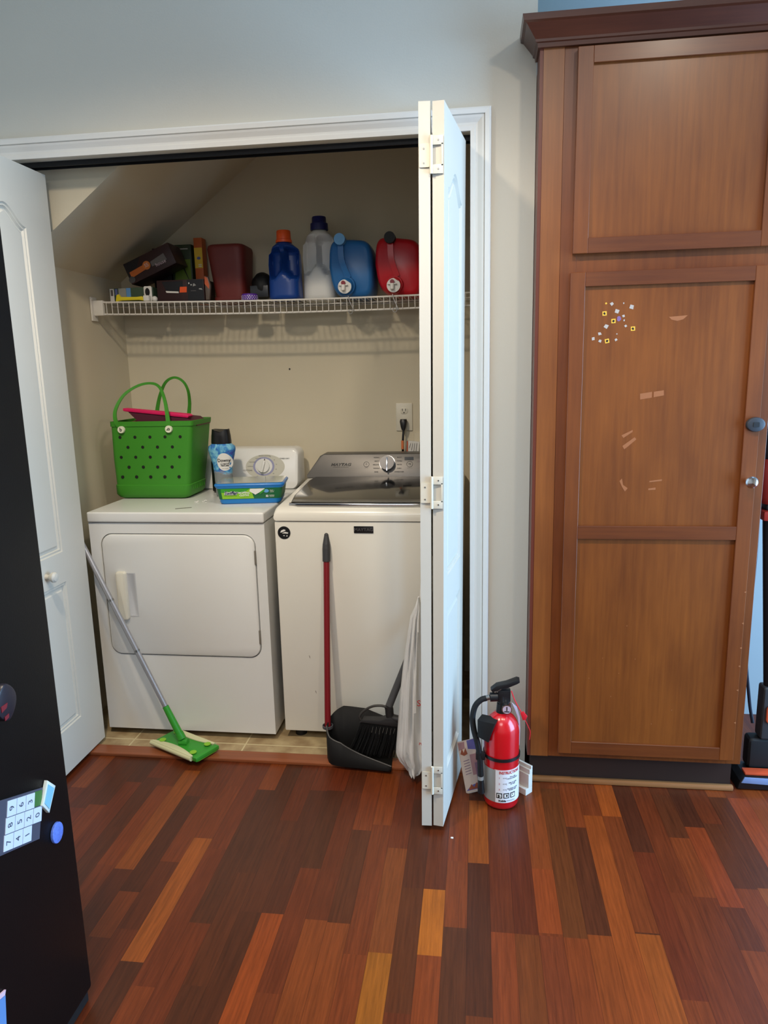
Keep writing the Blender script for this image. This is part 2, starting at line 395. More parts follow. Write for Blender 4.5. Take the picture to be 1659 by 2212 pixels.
def tilemat():
    m = bpy.data.materials.new('beige_tile'); m.use_nodes = True; nt = m.node_tree; b = nt.nodes['Principled BSDF']
    tc = nt.nodes.new('ShaderNodeTexCoord'); mp = nt.nodes.new('ShaderNodeMapping'); mp.inputs['Location'].default_value = (1.311, .35, 0)
    br = nt.nodes.new('ShaderNodeTexBrick'); br.offset = 0; br.inputs['Scale'].default_value = 1; br.inputs['Brick Width'].default_value = .4445; br.inputs['Row Height'].default_value = .4445
    br.inputs['Mortar Size'].default_value = .003; br.inputs['Mortar'].default_value = lin((205, 190, 150))+(1,)
    n = nt.nodes.new('ShaderNodeTexNoise'); n.inputs['Scale'].default_value = 14; n.inputs['Detail'].default_value = 6
    cr_ = nt.nodes.new('ShaderNodeValToRGB'); cr_.color_ramp.elements[0].position = .35; cr_.color_ramp.elements[1].position = .7
    cr_.color_ramp.elements[0].color = lin((150, 126, 92))+(1,); cr_.color_ramp.elements[1].color = lin((188, 168, 128))+(1,)
    nt.links.new(tc.outputs['Object'], mp.inputs[0]); nt.links.new(mp.outputs[0], br.inputs['Vector']); nt.links.new(tc.outputs['Object'], n.inputs['Vector'])
    nt.links.new(n.outputs['Fac'], cr_.inputs[0]); nt.links.new(cr_.outputs[0], br.inputs['Color1']); nt.links.new(cr_.outputs[0], br.inputs['Color2'])
    nt.links.new(br.outputs['Color'], b.inputs['Base Color']); b.inputs['Roughness'].default_value = .45
    return m
me = bpy.data.meshes.new('floor'); bm = nb(); box(bm, -1.565, .10, .0, .83, -.02, .001); bm.to_mesh(me); bm.free(); me.materials.append(tilemat())
tf = bpy.data.objects.new('floor_closet', me); C.objects.link(tf); tag(tf, 'beige tiled floor of the laundry closet under the machines', 'floor', kind='structure')

XL, XR = -1.54, -.02          # closet opening
ZH = 2.072
bm = nb(); box(bm, XR, .17, 0, .12, 0, 2.7); box(bm, -2.2, XL, 0, .12, 0, 2.7); box(bm, XL, XR, 0, .12, ZH, 2.7)
struct('wall_back', bm, WALL, 'off-white wall around and above the closet opening')
bm = nb(); box(bm, -1.665, .17, .83, .93, 0, 2.7); struct('wall_closet_back', bm, CLOS, 'beige back wall of the laundry closet behind the wire shelf')
bm = nb(); box(bm, -1.665, -1.565, .12, .83, 0, 2.7); struct('wall_closet_left', bm, CLOS, 'beige left side wall of the closet beside the dryer')
bm = nb(); box(bm, .10, .17, .12, .83, 0, 2.7); struct('wall_closet_right', bm, CLOS, 'right side wall of the closet beside the washer')
bm = nb()
prof = [(-1.7, 1.87+.74*(-1.7+1.456)), (-.60, 1.87+.74*(-.60+1.456)), (-.60, 2.69), (-1.7, 2.69)]
prism(bm, [(max(x, -1.565), (z if x > -1.6 or z > 2.6 else 1.79)) for x, z in prof], .155, .83)
struct('ceiling_closet', bm, CLOS, 'sloped underside of the stairs inside the closet, upper left')
bm = nb(); box(bm, -.60, .10, .12, .83, 2.5, 2.6); struct('ceiling_closet_flat', bm, CLOS, 'flat ceiling over the right half of the closet')
bm = nb(); prism(bm, [(-1.565, 1.787), (-.86, 2.31), (-.60, 2.50), (-.60, 2.69), (-1.565, 2.69)], .121, .154)
struct('wall_closet_bulkhead', bm, CLOS, 'beige triangular bulkhead above the stair slope, just behind the header')
bm = nb(); box(bm, .17, 2.4, .5, .6, 0, 2.7); struct('wall_blue', bm, BLUEW, 'pale blue wall behind the wooden cabinet')
bm = nb(); box(bm, -2.3, -2.2, -4.4, .12, 0, 2.7); struct('wall_left', bm, WALL, 'left kitchen wall beyond the fridge')
bm = nb(); box(bm, -2.3, 2.5, -4.5, -4.4, 0, 2.7); struct('wall_rear', bm, WALL, 'rear kitchen wall behind the viewer')
bm = nb(); box(bm, 2.4, 2.5, -4.4, -1.75, 0, 2.7); box(bm, 2.4, 2.5, -.15, .6, 0, 2.7); box(bm, 2.4, 2.5, -1.75, -.15, 2.2, 2.7)
struct('wall_right', bm, WALL, 'right wall with the glass patio door')
bm = nb(); box(bm, -2.3, 2.5, -4.5, .6, 2.7, 2.8); struct('ceiling', bm, CEIL, 'flat white kitchen ceiling', 'ceiling')
bm = nb()
for a, b_ in ((-1.75, -1.70), (-.98, -.92), (-.20, -.15)): box(bm, 2.41, 2.46, a, b_, 0, 2.2)
box(bm, 2.41, 2.46, -1.75, -.15, 0, .1); box(bm, 2.41, 2.46, -1.75, -.15, 2.12, 2.2)
w1 = thing('window_1', 'white framed glass patio door in the right wall', 'window', (2.43, -.95, 0), kind='structure')
obj('window_frame', bm, TRIM, w1)

# door casing: stepped profile swept round the opening
CP = [(0, 0), (0, -.008), (.013, -.010), (.0142, -.006), (.022, -.008), (.034, -.0155), (.040, -.018), (.0412, -.0135), (.0430, -.020), (.055, -.022), (.060, -.019), (.062, 0)]
def casing(p0, p1, m0, m1, out):
    """profile (distance from opening, y); p0/p1 ends at the opening edge, m0/m1 mitre shift per unit distance"""
    b = nb(); ra = []; rb = []
    for d, y in CP:
        ra.append(b.verts.new((p0[0]+out[0]*d+m0[0]*d, y, p0[1]+out[1]*d+m0[1]*d)))
        rb.append(b.verts.new((p1[0]+out[0]*d+m1[0]*d, y, p1[1]+out[1]*d+m1[1]*d)))
    n = len(CP)
    for i in range(n-1): b.faces.new((ra[i], ra[i+1], rb[i+1], rb[i]))
    b.faces.new(ra); b.faces.new(rb[::-1]); b.faces.new((ra[0], rb[0], rb[-1], ra[-1]))
    return b
struct('trim_1', casing((XL, ZH), (XR, ZH), (-1, 0), (1, 0), (0, 1)), TRIM, 'white moulded casing across the top of the closet opening', 'door trim')
struct('trim_2', casing((XR, .0), (XR, ZH), (0, 0), (0, 1), (1, 0)), TRIM, 'white moulded casing down the right side of the closet opening', 'door trim')
struct('trim_3', casing((XL, .0), (XL, ZH), (0, 0), (0, 1), (-1, 0)), TRIM, 'white moulded casing down the left side of the closet opening', 'door trim')
bm = nb(); box(bm, XL, XR, -.032, .028, .0, .012, .003); struct('trim_4', bm, THRESH, 'worn reddish wood threshold strip between tile and hardwood', 'threshold')
bm = nb(); box(bm, XL, XR-.001, .03, .034, 2.056, ZH-.001); box(bm, XL, XR-.001, .062, .066, 2.056, ZH-.001); box(bm, XL, XR-.001, .034, .062, 2.066, ZH-.001)
struct('trim_5', bm, M('track_metal', (34, 34, 36), .5, metal=.5), 'dark metal folding door track under the header', 'door track')
# baseboard stub beside the cabinet, standing away from the wall at its right end
bb = nb()
for z0, z1, t in ((0, .022, .034), (.022, .07, .020), (.07, .086, .015), (.086, .096, .008)):
    box(bb, 0, .182, -t, 0, z0, z1, .0015)
bb.transform(mat4((.052, -.002, 0), (0, 0, R(-42))))
struct('baseboard_back', bb, M('scuffed_trim', (206, 202, 190), .45, vary=.12, scale=40), 'short scuffed white baseboard end beside the wooden cabinet', 'baseboard')

# ================================================================== FOLDING DOORS
def arched(x0, x1, z0, z1, rise, n=14):
    """rectangle whose top swoops up to the middle"""
    o = [(x0, z0), (x1, z0), (x1, z1)]
    for k in range(1, n):
        t = k/n; x = x1+(x0-x1)*t; o.append((x, z1+rise*(1-math.cos(2*math.pi*t))/2*(1.0)))
    o.append((x0, z1)); return o
MOULD = [(.003, .005), (.010, .003), (.014, .0095), (.019, .0095), (.0275, .0035)]
def leaf_bm(w, h=2.025, sa=.062, sb=.062):
    b = nb()
    panel_slab(b, 0, w, 0, h, -.015, .015, [(arched(sa, w-sb, .775, 1.835, .058), MOULD), ([(sa, .158), (w-sb, .158), (w-sb, .668), (sa, .668)], MOULD)])
    return b
W = .368
# left door: the visible leaf stands square to the wall, its partner is folded behind it
dl = thing('door_1', 'white moulded bifold closet door folded open beside the dark fridge', 'door', (-1.435, .072-W, .018), (0, 0, R(90)), kind='structure')
obj('door_leaf', leaf_bm(W, sa=.022, sb=.140), DOORW, dl, world=False)
b = leaf_bm(W); b.transform(mat4((0, .040, 0), (0, 0, R(3)))); obj('door_leaf', b, DOORW, dl, world=False)
kn = lambda x, z: lathe(nb(), [(.011, 0), (.009, .006), (.008, .012), (.013, .018), (.0175, .026), (.0178, .032), (.013, .038), (.004, .040)], mat=mat4((x, -.014, z), (R(90), 0, 0)))
obj('knob', kn(.117, .715), DOORW, dl, world=False)
# right door: two leaves folded together, edges towards the viewer
tl = R(.42)
dr = thing('door_2', 'white bifold closet door folded edge-on, hinges showing, beside the washer', 'door', (-.128, -.36, .018), (0, tl, 0), kind='structure')
b = leaf_bm(W-.02); b.transform(mat4((.0165, .002, 0), (0, 0, R(82)))); obj('door_leaf', b, DOORW, dr, world=False)
b = leaf_bm(W-.02); b.transform(mat4((-.0185, .0, 0), (0, 0, R(92.5)))); obj('door_leaf', b, DOORW, dr, world=False)
for z in (1.862, .995, .118):
    h = nb()
    prism(h, rrect(-.032, -.005, z+.008, z+.064, .003, 2), -.0035, -.0015)
    cyl(h, (-.0015, -.004, z-.008), (-.0015, -.004, z+.082), .0042, seg=12)
    box(h, .002, .029, -.0035, -.0015, z+.060, z+.082, .0006); box(h, .002, .029, -.0035, -.0015, z-.008, z+.014, .0006); box(h, .024, .029, -.0035, -.0015, z+.010, z+.064, .0006)
    hg = obj('hinge', h, M('painted_hinge', (214, 208, 190), .4, vary=.05), dr, world=False)
    s_ = nb()
    for x, zz in ((-.020, z+.018), (-.020, z+.052), (.017, z+.071), (.017, z+.003)): cyl(s_, (x, -.0035, zz), (x, -.0045, zz), .0022, seg=10)
    WM[hg.name] = WM[dr.name]; obj('screw', s_, STEEL, hg, world=False)
b = nb(); cyl(b, (.0, .34, 2.026), (.0, .34, 2.045), .006); cyl(b, (-.03, .34, 2.026), (-.03, .34, 2.045), .006); obj('pivot_pin', b, STEEL, dr, world=False)

# ================================================================== PANTRY CABINET
cb = thing('pantry_cabinet', 'tall reddish-brown wooden pantry cabinet with crown moulding, right side', 'cabinet', (.51, .2, 0))
CX0, CX1, YF = .175, .845, -.09
b = nb(); box(b, .1815, CX1, YF+.02, .49, .115, 2.262); obj('carcass', b, M('carcass_wood', (74, 34, 22), .45), cb, sm=None)
b = nb(); box(b, .1815, .238, YF-.002, YF+.0195, .115, 2.262); obj('filler_strip', b, wood('filler_wood', (104, 54, 19), (142, 82, 33), .38, coat=.12), cb, sm=None)
b = nb(); box(b, .1712, .1812, YF-.001, -.001, .115, 2.262); obj('side_panel', b, M('side_panel_wood', (96, 44, 30), .4), cb, sm=None)
b = nb(); box(b, .2385, .285, YF, YF+.019, .115, 2.262, .001); box(b, .80, CX1, YF, YF+.019, .115, 2.262, .001)
box(b, .285, .80, YF, YF+.019, 2.225, 2.262); box(b, .285, .80, YF, YF+.019, 1.635, 1.71); box(b, .285, .80, YF, YF+.019, .115, .15)
obj('face_frame', b, CABM, cb, sm=None)
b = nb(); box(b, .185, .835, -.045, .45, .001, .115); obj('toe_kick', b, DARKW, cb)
b = nb(); box(b, .186, .842, -.064, -.0455, .001, .019, .006); obj('shoe_moulding', b, SHOE, cb)
# crown moulding, profile swept along the front and returned on the left
crp = [(0, 0), (.010, .0), (.012, .010), (.017, .012), (.018, .018), (.026, .028), (.036, .040), (.044, .050), (.052, .053), (.055, .068), (0, .068)]
b = nb(); n = len(crp)
def ring(f): return [b.verts.new(f(o_, z)) for o_, z in crp]
zc = 2.243
r0 = ring(lambda o_, z: (CX0-o_, -.002, zc+z)); r1 = ring(lambda o_, z: (CX0-o_, YF-o_-.002, zc+z)); r2 = ring(lambda o_, z: (CX1+.05, YF-o_-.002, zc+z))
for ra, rb in ((r0, r1), (r1, r2)):
    for i in range(n): b.faces.new((ra[i], ra[(i+1) % n], rb[(i+1) % n], rb[i]))
b.faces.new(r0); b.faces.new(r2); obj('crown_moulding', b, CROWN, cb, sm=20)
def shaker(name, x0, x1, z0, z1, holes, lab=None):
    """one door: the sunken panel board carries separate stiles and rails (rails have their own grain)"""
    sw = .042; d = obj(name, box(nb(), x0+.001, x1-.001, YF-.010, YF-.001, z0+.001, z1-.001), CABD, cb, label=lab, sm=None)
    WM[d.name] = WM[cb.name]
    for a, b_ in ((x0, x0+sw), (x1-sw, x1)): obj('stile', box(nb(), a, b_, YF-.021, YF-.0102, z0, z1, .0012, 1), CABM, d, sm=None)
    zs = [z0]+[v for h in holes for v in h]+[z1]
    for i in range(0, len(zs), 2): obj('rail', box(nb(), x0+sw+.0002, x1-sw-.0002, YF-.0205, YF-.0102, zs[i], zs[i+1], .0008, 1), CABR, d, sm=None)
    return d
ud = shaker('door', .272, .822, 1.699, 2.235, [(1.741, 2.193)])
ld = shaker('door', .268, .815, .138, 1.648, [(.180, .861), (.902, 1.608)])
kb = lathe(nb(), [(.010, 0), (.008, .004), (.006, .010), (.010, .016), (.0165, .020), (.0175, .025), (.014, .030), (.005, .0325)], mat=mat4((.797, YF-.021, 1.04), (R(90), 0, 0)))
obj('knob', kb, CHROME, ld, label='polished chrome knob')
lk = nb()
prism(lk, [(.801+.026*math.cos(a)*1.0, 1.207+.021*math.sin(a)) for a in [2*math.pi*k/28 for k in range(28)]], YF-.034, YF-.0215, .005)
lko = obj('child_lock', lk, M('lock_grey', (50, 54, 60), .45), ld, label='round dark grey child lock'); WM[lko.name] = WM[cb.name]
b = nb(); prism(b, rrect(.793, .809, 1.200, 1.214, .002, 2), YF-.0355, YF-.0340); obj('lock_button', b, BLKSAT, lko)
# worn sticker scraps and glue ghosts on the lower door
YEL = M('sticker_yellow', (226, 178, 62), .5); SCR = M('sticker_residue', (172, 164, 156), .7); VIO = M('sticker_violet', (120, 92, 140), .6); GHO = M('glue_mark', (150, 92, 52), .6)
stk = [(.373, 1.56, 'y', .5), (.39, 1.559, 'w', .9), (.423, 1.559, 'w', .4), (.446, 1.548, 'w', 1.1), (.37, 1.532, 'Y', 1), (.405, 1.537, 'w', 1.1), (.424, 1.523, 'w', .7), (.411, 1.516, 'v', 1),
       (.396, 1.51, 'Y', 1), (.426, 1.511, 'w', .5), (.376, 1.496, 'w', 1.1), (.431, 1.495, 'w', .7), (.452, 1.487, 'Y', 1), (.358, 1.475, 'w', 1), (.407, 1.473, 'w', .35), (.34, 1.461, 'w', .9),
       (.36, 1.455, 'w', .8), (.38, 1.454, 'Y', 1), (.405, 1.457, 'w', .7)]
def flatpoly(pts, y, t=.0004):
    return prism(nb(), pts, y-t, y)
PY = YF-.0101
for i, (x, z, k, s) in enumerate(stk):
    x *= .995; random.seed(50+i); a0 = random.uniform(0, 6)
    if k == 'Y':
        a = R((3, 12, 4, -3)[i % 4]); r = .0085
        pts = [(x+r*math.cos(a+R(45+90*q)), z+r*math.sin(a+R(45+90*q))) for q in range(4)]
        st = obj('sticker', flatpoly(pts, PY), YEL, ld, label='small yellow square sticker'); WM[st.name] = WM[cb.name]
        r = .004; obj('sticker_mark', flatpoly([(x+r*math.cos(a0+q*1.26)*(1, .6, .9, 1, .7)[q], z+r*math.sin(a0+q*1.26)) for q in range(5)], PY-.0005), INK, st)
    else:
        nn = 4 if k != 'v' else 9; r = .0062*s
        pts = [(x+r*random.uniform(.75, 1.25)*math.cos(a0+2*math.pi*q/nn), z+r*random.uniform(.75, 1.25)*math.sin(a0+2*math.pi*q/nn)) for q in range(nn)]
        obj('sticker_scrap', flatpoly(pts, PY), VIO if k == 'v' else (YEL if k == 'y' else SCR), ld)
def ghost(pts, nm='glue_mark'): obj(nm, flatpoly(pts, PY, .0002), GHO, ld)
ghost([(.548, 1.517), (.60, 1.520), (.588, 1.509), (.572, 1.505), (.556, 1.509)])
ghost([(.478, 1.300), (.512, 1.305), (.512, 1.288), (.479, 1.283)]); ghost([(.517, 1.305), (.545, 1.309), (.546, 1.294), (.517, 1.289)])
ghost([(.430, 1.178), (.462, 1.194), (.462, 1.188), (.436, 1.170)]); ghost([(.434, 1.146), (.468, 1.172), (.474, 1.166), (.452, 1.146), (.440, 1.136)]); ghost([(.430, 1.040), (.437, 1.048), (.441, 1.028), (.455, 1.018), (.447, 1.008), (.438, 1.022)])
ghost([(.517, 1.040), (.553, 1.045), (.553, 1.040), (.517, 1.036)]); ghost([(.515, 1.017), (.536, 1.020), (.536, 1.013), (.515, 1.012)])
for i, (x, z) in enumerate(((.452, .42), (.47, .58), (.43, .34), (.56, .25), (.50, .47), (.62, .30), (.36, .40), (.40, .47))):
    ghost([(x, z), (x+.0022, z+.001), (x+.002, z-.003), (x, z-.002)], 'chip')
for z in (.70, .60, .52, .46, .38, .27): obj('chip', flatpoly([(.808, z), (.8145, z+.003), (.8145, z-.004), (.810, z-.002)], YF-.0211), GHO, ld)

# ================================================================== CLOTHES DRYER
dy = thing('clothes_dryer', 'white front-loading clothes dryer under the green tote', 'dryer', (-1.092, .48, 0))
DX0, DX1, DYF, DYB = -1.430, -.757, .130, .805
b = nb(); OUT = rrect(-1.388, -.793, .336, .812, .045, 7)
panel_slab(b, DX0, DX1, .028, .852, DYF, DYB, [(OUT, [(.0, .014)])]); obj('body', b, APPL, dy, sm=20)
b = nb(); box(b, DX0+.03, DX1-.03, DYF+.05, DYB-.03, .001, .027); obj('base', b, BLKSAT, dy)
b = nb(); box(b, DX0-.001, DX1+.001, DYF-.008, DYB, .8545, .893, .007, 3); obj('top_panel', b, APPL, dy, sm=50)
b = nb(); prism(b, inset(OUT, .0035), DYF-.006, DYF+.0135, .006); dd = obj('door', b, APPL, dy, sm=40); WM[dd.name] = WM[dy.name]
b = nb(); prism(b, rrect(-1.336, -1.296, .480, .668, .010, 4), DYF-.022, DYF-.0062, .008); ho = obj('handle', b, IVORY, dd); WM[ho.name] = WM[dy.name]
b = nb(); panel_slab(b, -1.296, -1.262, .492, .662, DYF-.0072, DYF-.0062, [(rrect(-1.294, -1.265, .496, .658, .010, 4), [(.001, .0006)])]); obj('handle_recess', b, M('recess_grey', (196, 197, 198), .4), dd)
for z in (.70, .395): b = nb(); box(b, -.7985, -.7925, DYF-.0075, DYF+.004, z, z+.052, .0015); obj('hinge', b, M('hinge_dark', (120, 114, 104), .5), dd)
# console: rounded slanted box at the back
def console(x0, x1, secs, r, seg=8):
    """secs = list of (y, z) profile front-to-back; ends rounded in front view"""
    return None
b = nb(); pr = rrect(-1.425, -.752, .8935, 1.066, .030, 6)
prism(b, pr, .0, .13, .012)
for v in b.verts: v.co.y = .625+v.co.y+(v.co.z-.8935)*.22*(1-v.co.y/.13)
co = obj('console', b, APPL, dy, sm=40); WM[co.name] = WM[dy.name]
SL = math.atan(.22); cax = (1, 0, 0); caz = (0, math.sin(SL), math.cos(SL))
def onface(x, z, off=.0006): return Vector((x, .625+(z-.8935)*.22-off, z))
F0 = onface(-.900, .990)
def disc(cx, cz, rx, rz, off, t, m, name, par, seg=40, rin=None):
    b = nb(); Mx = frame(onface(cx, cz, off), cax, caz)
    vs = [(rx*math.cos(2*math.pi*k/seg), rz*math.sin(2*math.pi*k/seg)) for k in range(seg)]
    prism(b, vs, -t, 0); b.transform(Mx @ Matrix.Rotation(R(-90), 4, 'X') @ Matrix.Scale(-1, 4, (0, 1, 0)) if False else Mx @ Matrix(((1, 0, 0, 0), (0, 0, 1, 0), (0, -1, 0, 0), (0, 0, 0, 1))))
    o = obj(name, b, m, par); WM[o.name] = WM[par.name]; return o
disc(-.897, .988, .086, .053, .0, .0006, M('dial_plate', (196, 194, 180), .45), 'dial_plate', co)
disc(-.903, .990, .047, .040, .0007, .0006, M('dial_ring', (150, 152, 184), .45), 'dial_ring', co)
disc(-.903, .990, .038, .0335, .0014, .0008, APPL, 'dial_face', co)
dk = disc(-.903, .990, .0265, .0265, .0023, .010, APPL, 'dial', co, 32)
b = nb(); box(b, -.006, .006, -.025, .025, 0, .011, .004); b.transform(frame(onface(-.903, .990, .0122), cax, caz) @ Matrix.Rotation(R(-12), 4, 'Z')); obj('grip', b, APPL, dk)
b = nb(); prism(b, [(-.003, 0), (.003, 0), (0, .009)], 0, .0008); b.transform(frame(onface(-.8965, 1.0165, .0125), cax, caz) @ Matrix(((1, 0, 0, 0), (0, 0, 1, 0), (0, 1, 0, 0), (0, 0, 0, 1)))); obj('pointer', b, INK, dk)
def ctext(s, x, z, size, m=INKG, **k): return text(s, size, frame(onface(x, z, .0014), cax, caz), m, co, **k)
ctext('COTTONS', -.974, .973, .0085, INK); ctext('TIMED DRY', -.812, 1.022, .0085, INK); ctext('DELICATE', -.928, 1.023, .0055); ctext('PERM PRESS', -.953, 1.008, .0055); ctext('NORMAL', -.962, .990, .006); ctext('SENSOR CONTROL', -.90, 1.034, .006)
for i, a in enumerate((60, 35, 10, -15, -40, -65, -120)): ctext(str((70, 60, 50, 40, 30, 20, 10)[i]), -.903+.056*math.cos(R(a)), .990+.047*math.sin(R(a)), .006)
b = nb(); box(b, -.03, .03, -.006, .006, 0, .0004); b.transform(mat4((-1.088, .205, .8932), (0, 0, R(28)))); obj('rating_label', b, M('rating_grey', (120, 118, 110), .5), dy)

# ================================================================== WASHING MACHINE
wa = thing('washing_machine', 'off-white top-loading washing machine with dark glass lid', 'washer', (-.387, .48, 0))
WX0, WX1, WYF, WYB = -.725, -.050, .150, .805
b = nb(); box(b, WX0, WX1, WYF, WYB, .035, .856, .006, 2); obj('body', b, WAPPL, wa, sm=50)
for x in (WX0+.05, WX1-.05):
    for y in (WYF+.05, WYB-.06): obj('foot', cyl(nb(), (x, y, .001), (x, y, .036), .022), BLKSAT, wa)
# deck: rises towards the back, rounded shoulders, glass lid let in
b = nb()
sec = [(WYF-.004, .859, .884), (WYF+.004, .859, .897), (WYF+.022, .859, .908), (WYF+.25, .859, .920), (.640, .859, .936), (WYB, .859, .944)]
rings = []
for y, zb, zt in sec:
    rr = .020; pts = rrect(WX0-.001, WX1+.001, zb, zt, min(rr, (zt-zb)*.45), 5); rings.append([b.verts.new((x, y, z)) for x, z in pts])
for ra, rb in zip(rings, rings[1:]):
    for i in range(len(ra)): b.faces.new((ra[i], ra[(i+1) % len(ra)], rb[(i+1) % len(ra)], rb[i]))
b.faces.new(rings[0]); b.faces.new(rings[-1]); obj('deck', b, WAPPL, wa, sm=60)
def ztop(y): return .908+(y-(WYF+.022))*(.936-.908)/(.640-(WYF+.022))
def deckslab(pts, off0, off1, edge=0):
    b = nb(); prism(b, pts, -off1, -off0, edge)   # x, "z"=y plan
    b.transform(Matrix(((1, 0, 0, 0), (0, 0, 1, 0), (0, -1, 0, 0), (0, 0, 0, 1))))
    for v in b.verts: v.co.z += ztop(v.co.y)
    return b
lid = [(-.668, .176), (-.106, .176), (-.090, .30), (-.088, .56), (-.098, .625), (-.676, .625), (-.686, .56), (-.684, .30)]
lo = obj('lid', deckslab(lid, .0005, .012, .004), CHROME if False else M('lid_rim', (60, 60, 62), .25, metal=.6), wa, sm=40); WM[lo.name] = WM[wa.name]
obj('lid_glass', deckslab(inset(lid, .007), .0122, .0135, .001), GLASSD, lo)
b = deckslab([(-.664, .178), (-.110, .178), (-.108, .212), (-.666, .212)], .0137, .0150, .0005); obj('lid_band', b, M('lid_band_grey', (120, 118, 112), .35, metal=.5), lo)
b = nb(); tube(b, [(-.672, .182, ztop(.18)+.004), (-.640, .171, ztop(.17)+.006), (-.387, .169, ztop(.17)+.0065), (-.134, .171, ztop(.17)+.006), (-.102, .182, ztop(.18)+.004)], .0068, 12); obj('lid_handle', b, CHROME, lo)
# console
b = nb(); prof = [(-.716, .938), (-.718, .950), (-.664, 1.028), (-.648, 1.036), (-.126, 1.036), (-.110, 1.028), (-.056, .950), (-.058, .938)]
prism(b, prof, 0, .12, .004)
for v in b.verts: v.co.y = .648+v.co.y+(v.co.z-.938)*.42*(1-v.co.y/.12)
wc = obj('console', b, CONS, wa, sm=30); WM[wc.name] = WM[wa.name]
WS = math.atan(.42); waz = (0, math.sin(WS), math.cos(WS))
def wface(x, z, off=.0008): return frame(Vector((x, .648+(z-.938)*.42-off, z)), (1, 0, 0), waz)
XZ = Matrix(((1, 0, 0, 0), (0, 0, 1, 0), (0, -1, 0, 0), (0, 0, 0, 1)))
def wtext(s, x, z, size, m=INK, **k): return text(s, size, wface(x, z), m, wc, **k)
wtext('MAYTAG', -.572, .992, .017, wid=1.25, bold=.0006, shear=.25, label='black maker lettering'); wtext('COMMERCIAL TECHNOLOGY', -.572, .982, .0045, wid=1.15)
def wdisc(x, z, r, off, t, m, name, par=None, seg=32, hole=None):
    b = nb(); prism(b, [(r*math.cos(2*math.pi*k/seg), r*math.sin(2*math.pi*k/seg)) for k in range(seg)], -t, 0); b.transform(wface(x, z, off) @ XZ)
    o = obj(name, b, m, par or wc); WM[o.name] = WM[wa.name]; return o
kx, kz = -.372, .996
k1 = wdisc(kx, kz, .0335, .0005, .006, M('knob_skirt', (120, 120, 122), .25, metal=.9), 'dial'); wdisc(kx, kz, .0305, .0065, .018, M('knob_dark', (62, 62, 64), .32, metal=.8), 'dial_cap', k1)
b = nb(); box(b, -.003, .003, -.029, .029, 0, .004, .001); b.transform(wface(kx, kz, .0246)); obj('dial_highlight', b, CHROME, k1)  # chrome strip modelled in place of the vertical highlight on the dial
def wring(x, z, r):
    b = nb(); tube(b, [(r*math.cos(2*math.pi*k/24), r*math.sin(2*math.pi*k/24), 0) for k in range(24)], .0006, 6, close=True); b.transform(wface(x, z, .001)); obj('button_ring', b, INK, wc)
wring(-.462, .993, .0115); wtext('O', -.462, .994, .009); wtext('POWER', -.462, .979, .004, INKG)
wring(-.278, .993, .0125); wtext('>||', -.278, .994, .009, bold=.0003); wtext('START PAUSE', -.278, .977, .004, INKG)
b = nb(); prism(b, rrect(-.300, -.262, 1.009, 1.022, .001, 1), 0, .0006); 
for v in b.verts: v.co.y = .648+(v.co.z-.938)*.42-.0008-v.co.y
obj('display', b, GLASSD, wc)
for i, s in enumerate(('NORMAL', 'HEAVY', 'DELICATES', 'WRINKLE', 'RINSE')): wtext(s, -.419, 1.020-.0145*i, .0062, INK, bold=.0002)
for i, s in enumerate(('BULKY', 'TOWELS', 'WHITES', 'CLEAN', 'POWERWASH')): wtext(s, -.322, 1.020-.0145*i, .0062, INK, bold=.0002)
for i, s in enumerate(('WATER TEMP', 'SOIL LEVEL', 'SPIN', 'OPTIONS')): wtext(s, -.232, 1.018-.014*i, .0055, INKG)
for x0 in (-.232,): 
    b = nb(); prism(b, rrect(-.248, -.216, .9995, 1.009, .004, 3), 0, .0004)
    for v in b.verts: v.co.y = .648+(v.co.z-.938)*.42-.0004-v.co.y
    obj('option_pad', b, M('pad_grey', (118, 108, 106), .4), wc)
# badge and round sticker on the front
b = nb(); prism(b, rrect(-.433, -.363, .815, .840, .001, 1), WYF-.003, WYF-.0005, .0006); bd = obj('badge', b, BLACK, wa, label='black rectangular maker badge'); WM[bd.name] = WM[wa.name]
text('MAYTAG', .0165, frame((-.398, WYF-.0034, .8275)), STEEL, bd, wid=1.02)
b = nb(); prism(b, [(-.690+.0235*math.cos(a), .8145+.0235*math.sin(a)) for a in [2*math.pi*k/36 for k in range(36)]], WYF-.0016, WYF-.0003); rs = obj('round_sticker', b, INK, wa, label='round black sticker with white marks'); WM[rs.name] = WM[wa.name]
for pts in ([(-.704, .815), (-.700, .823), (-.690, .827), (-.683, .824), (-.690, .819), (-.698, .816)], [(-.698, .812), (-.686, .818), (-.674, .815), (-.676, .811), (-.688, .812)], [(-.694, .803), (-.690, .806), (-.687, .802)], [(-.683, .801), (-.679, .806), (-.677, .801)]):
    obj('sticker_mark', flatpoly(pts, WYF-.0017), PAPER, rs)
for x, z in ((-.618, .345), (-.60, .205)): obj('chip', flatpoly([(x, z), (x+.003, z-.006), (x+.004, z-.014), (x+.001, z-.006)], WYF-.0002), M('rust_dark', (60, 42, 34), .7), wa)

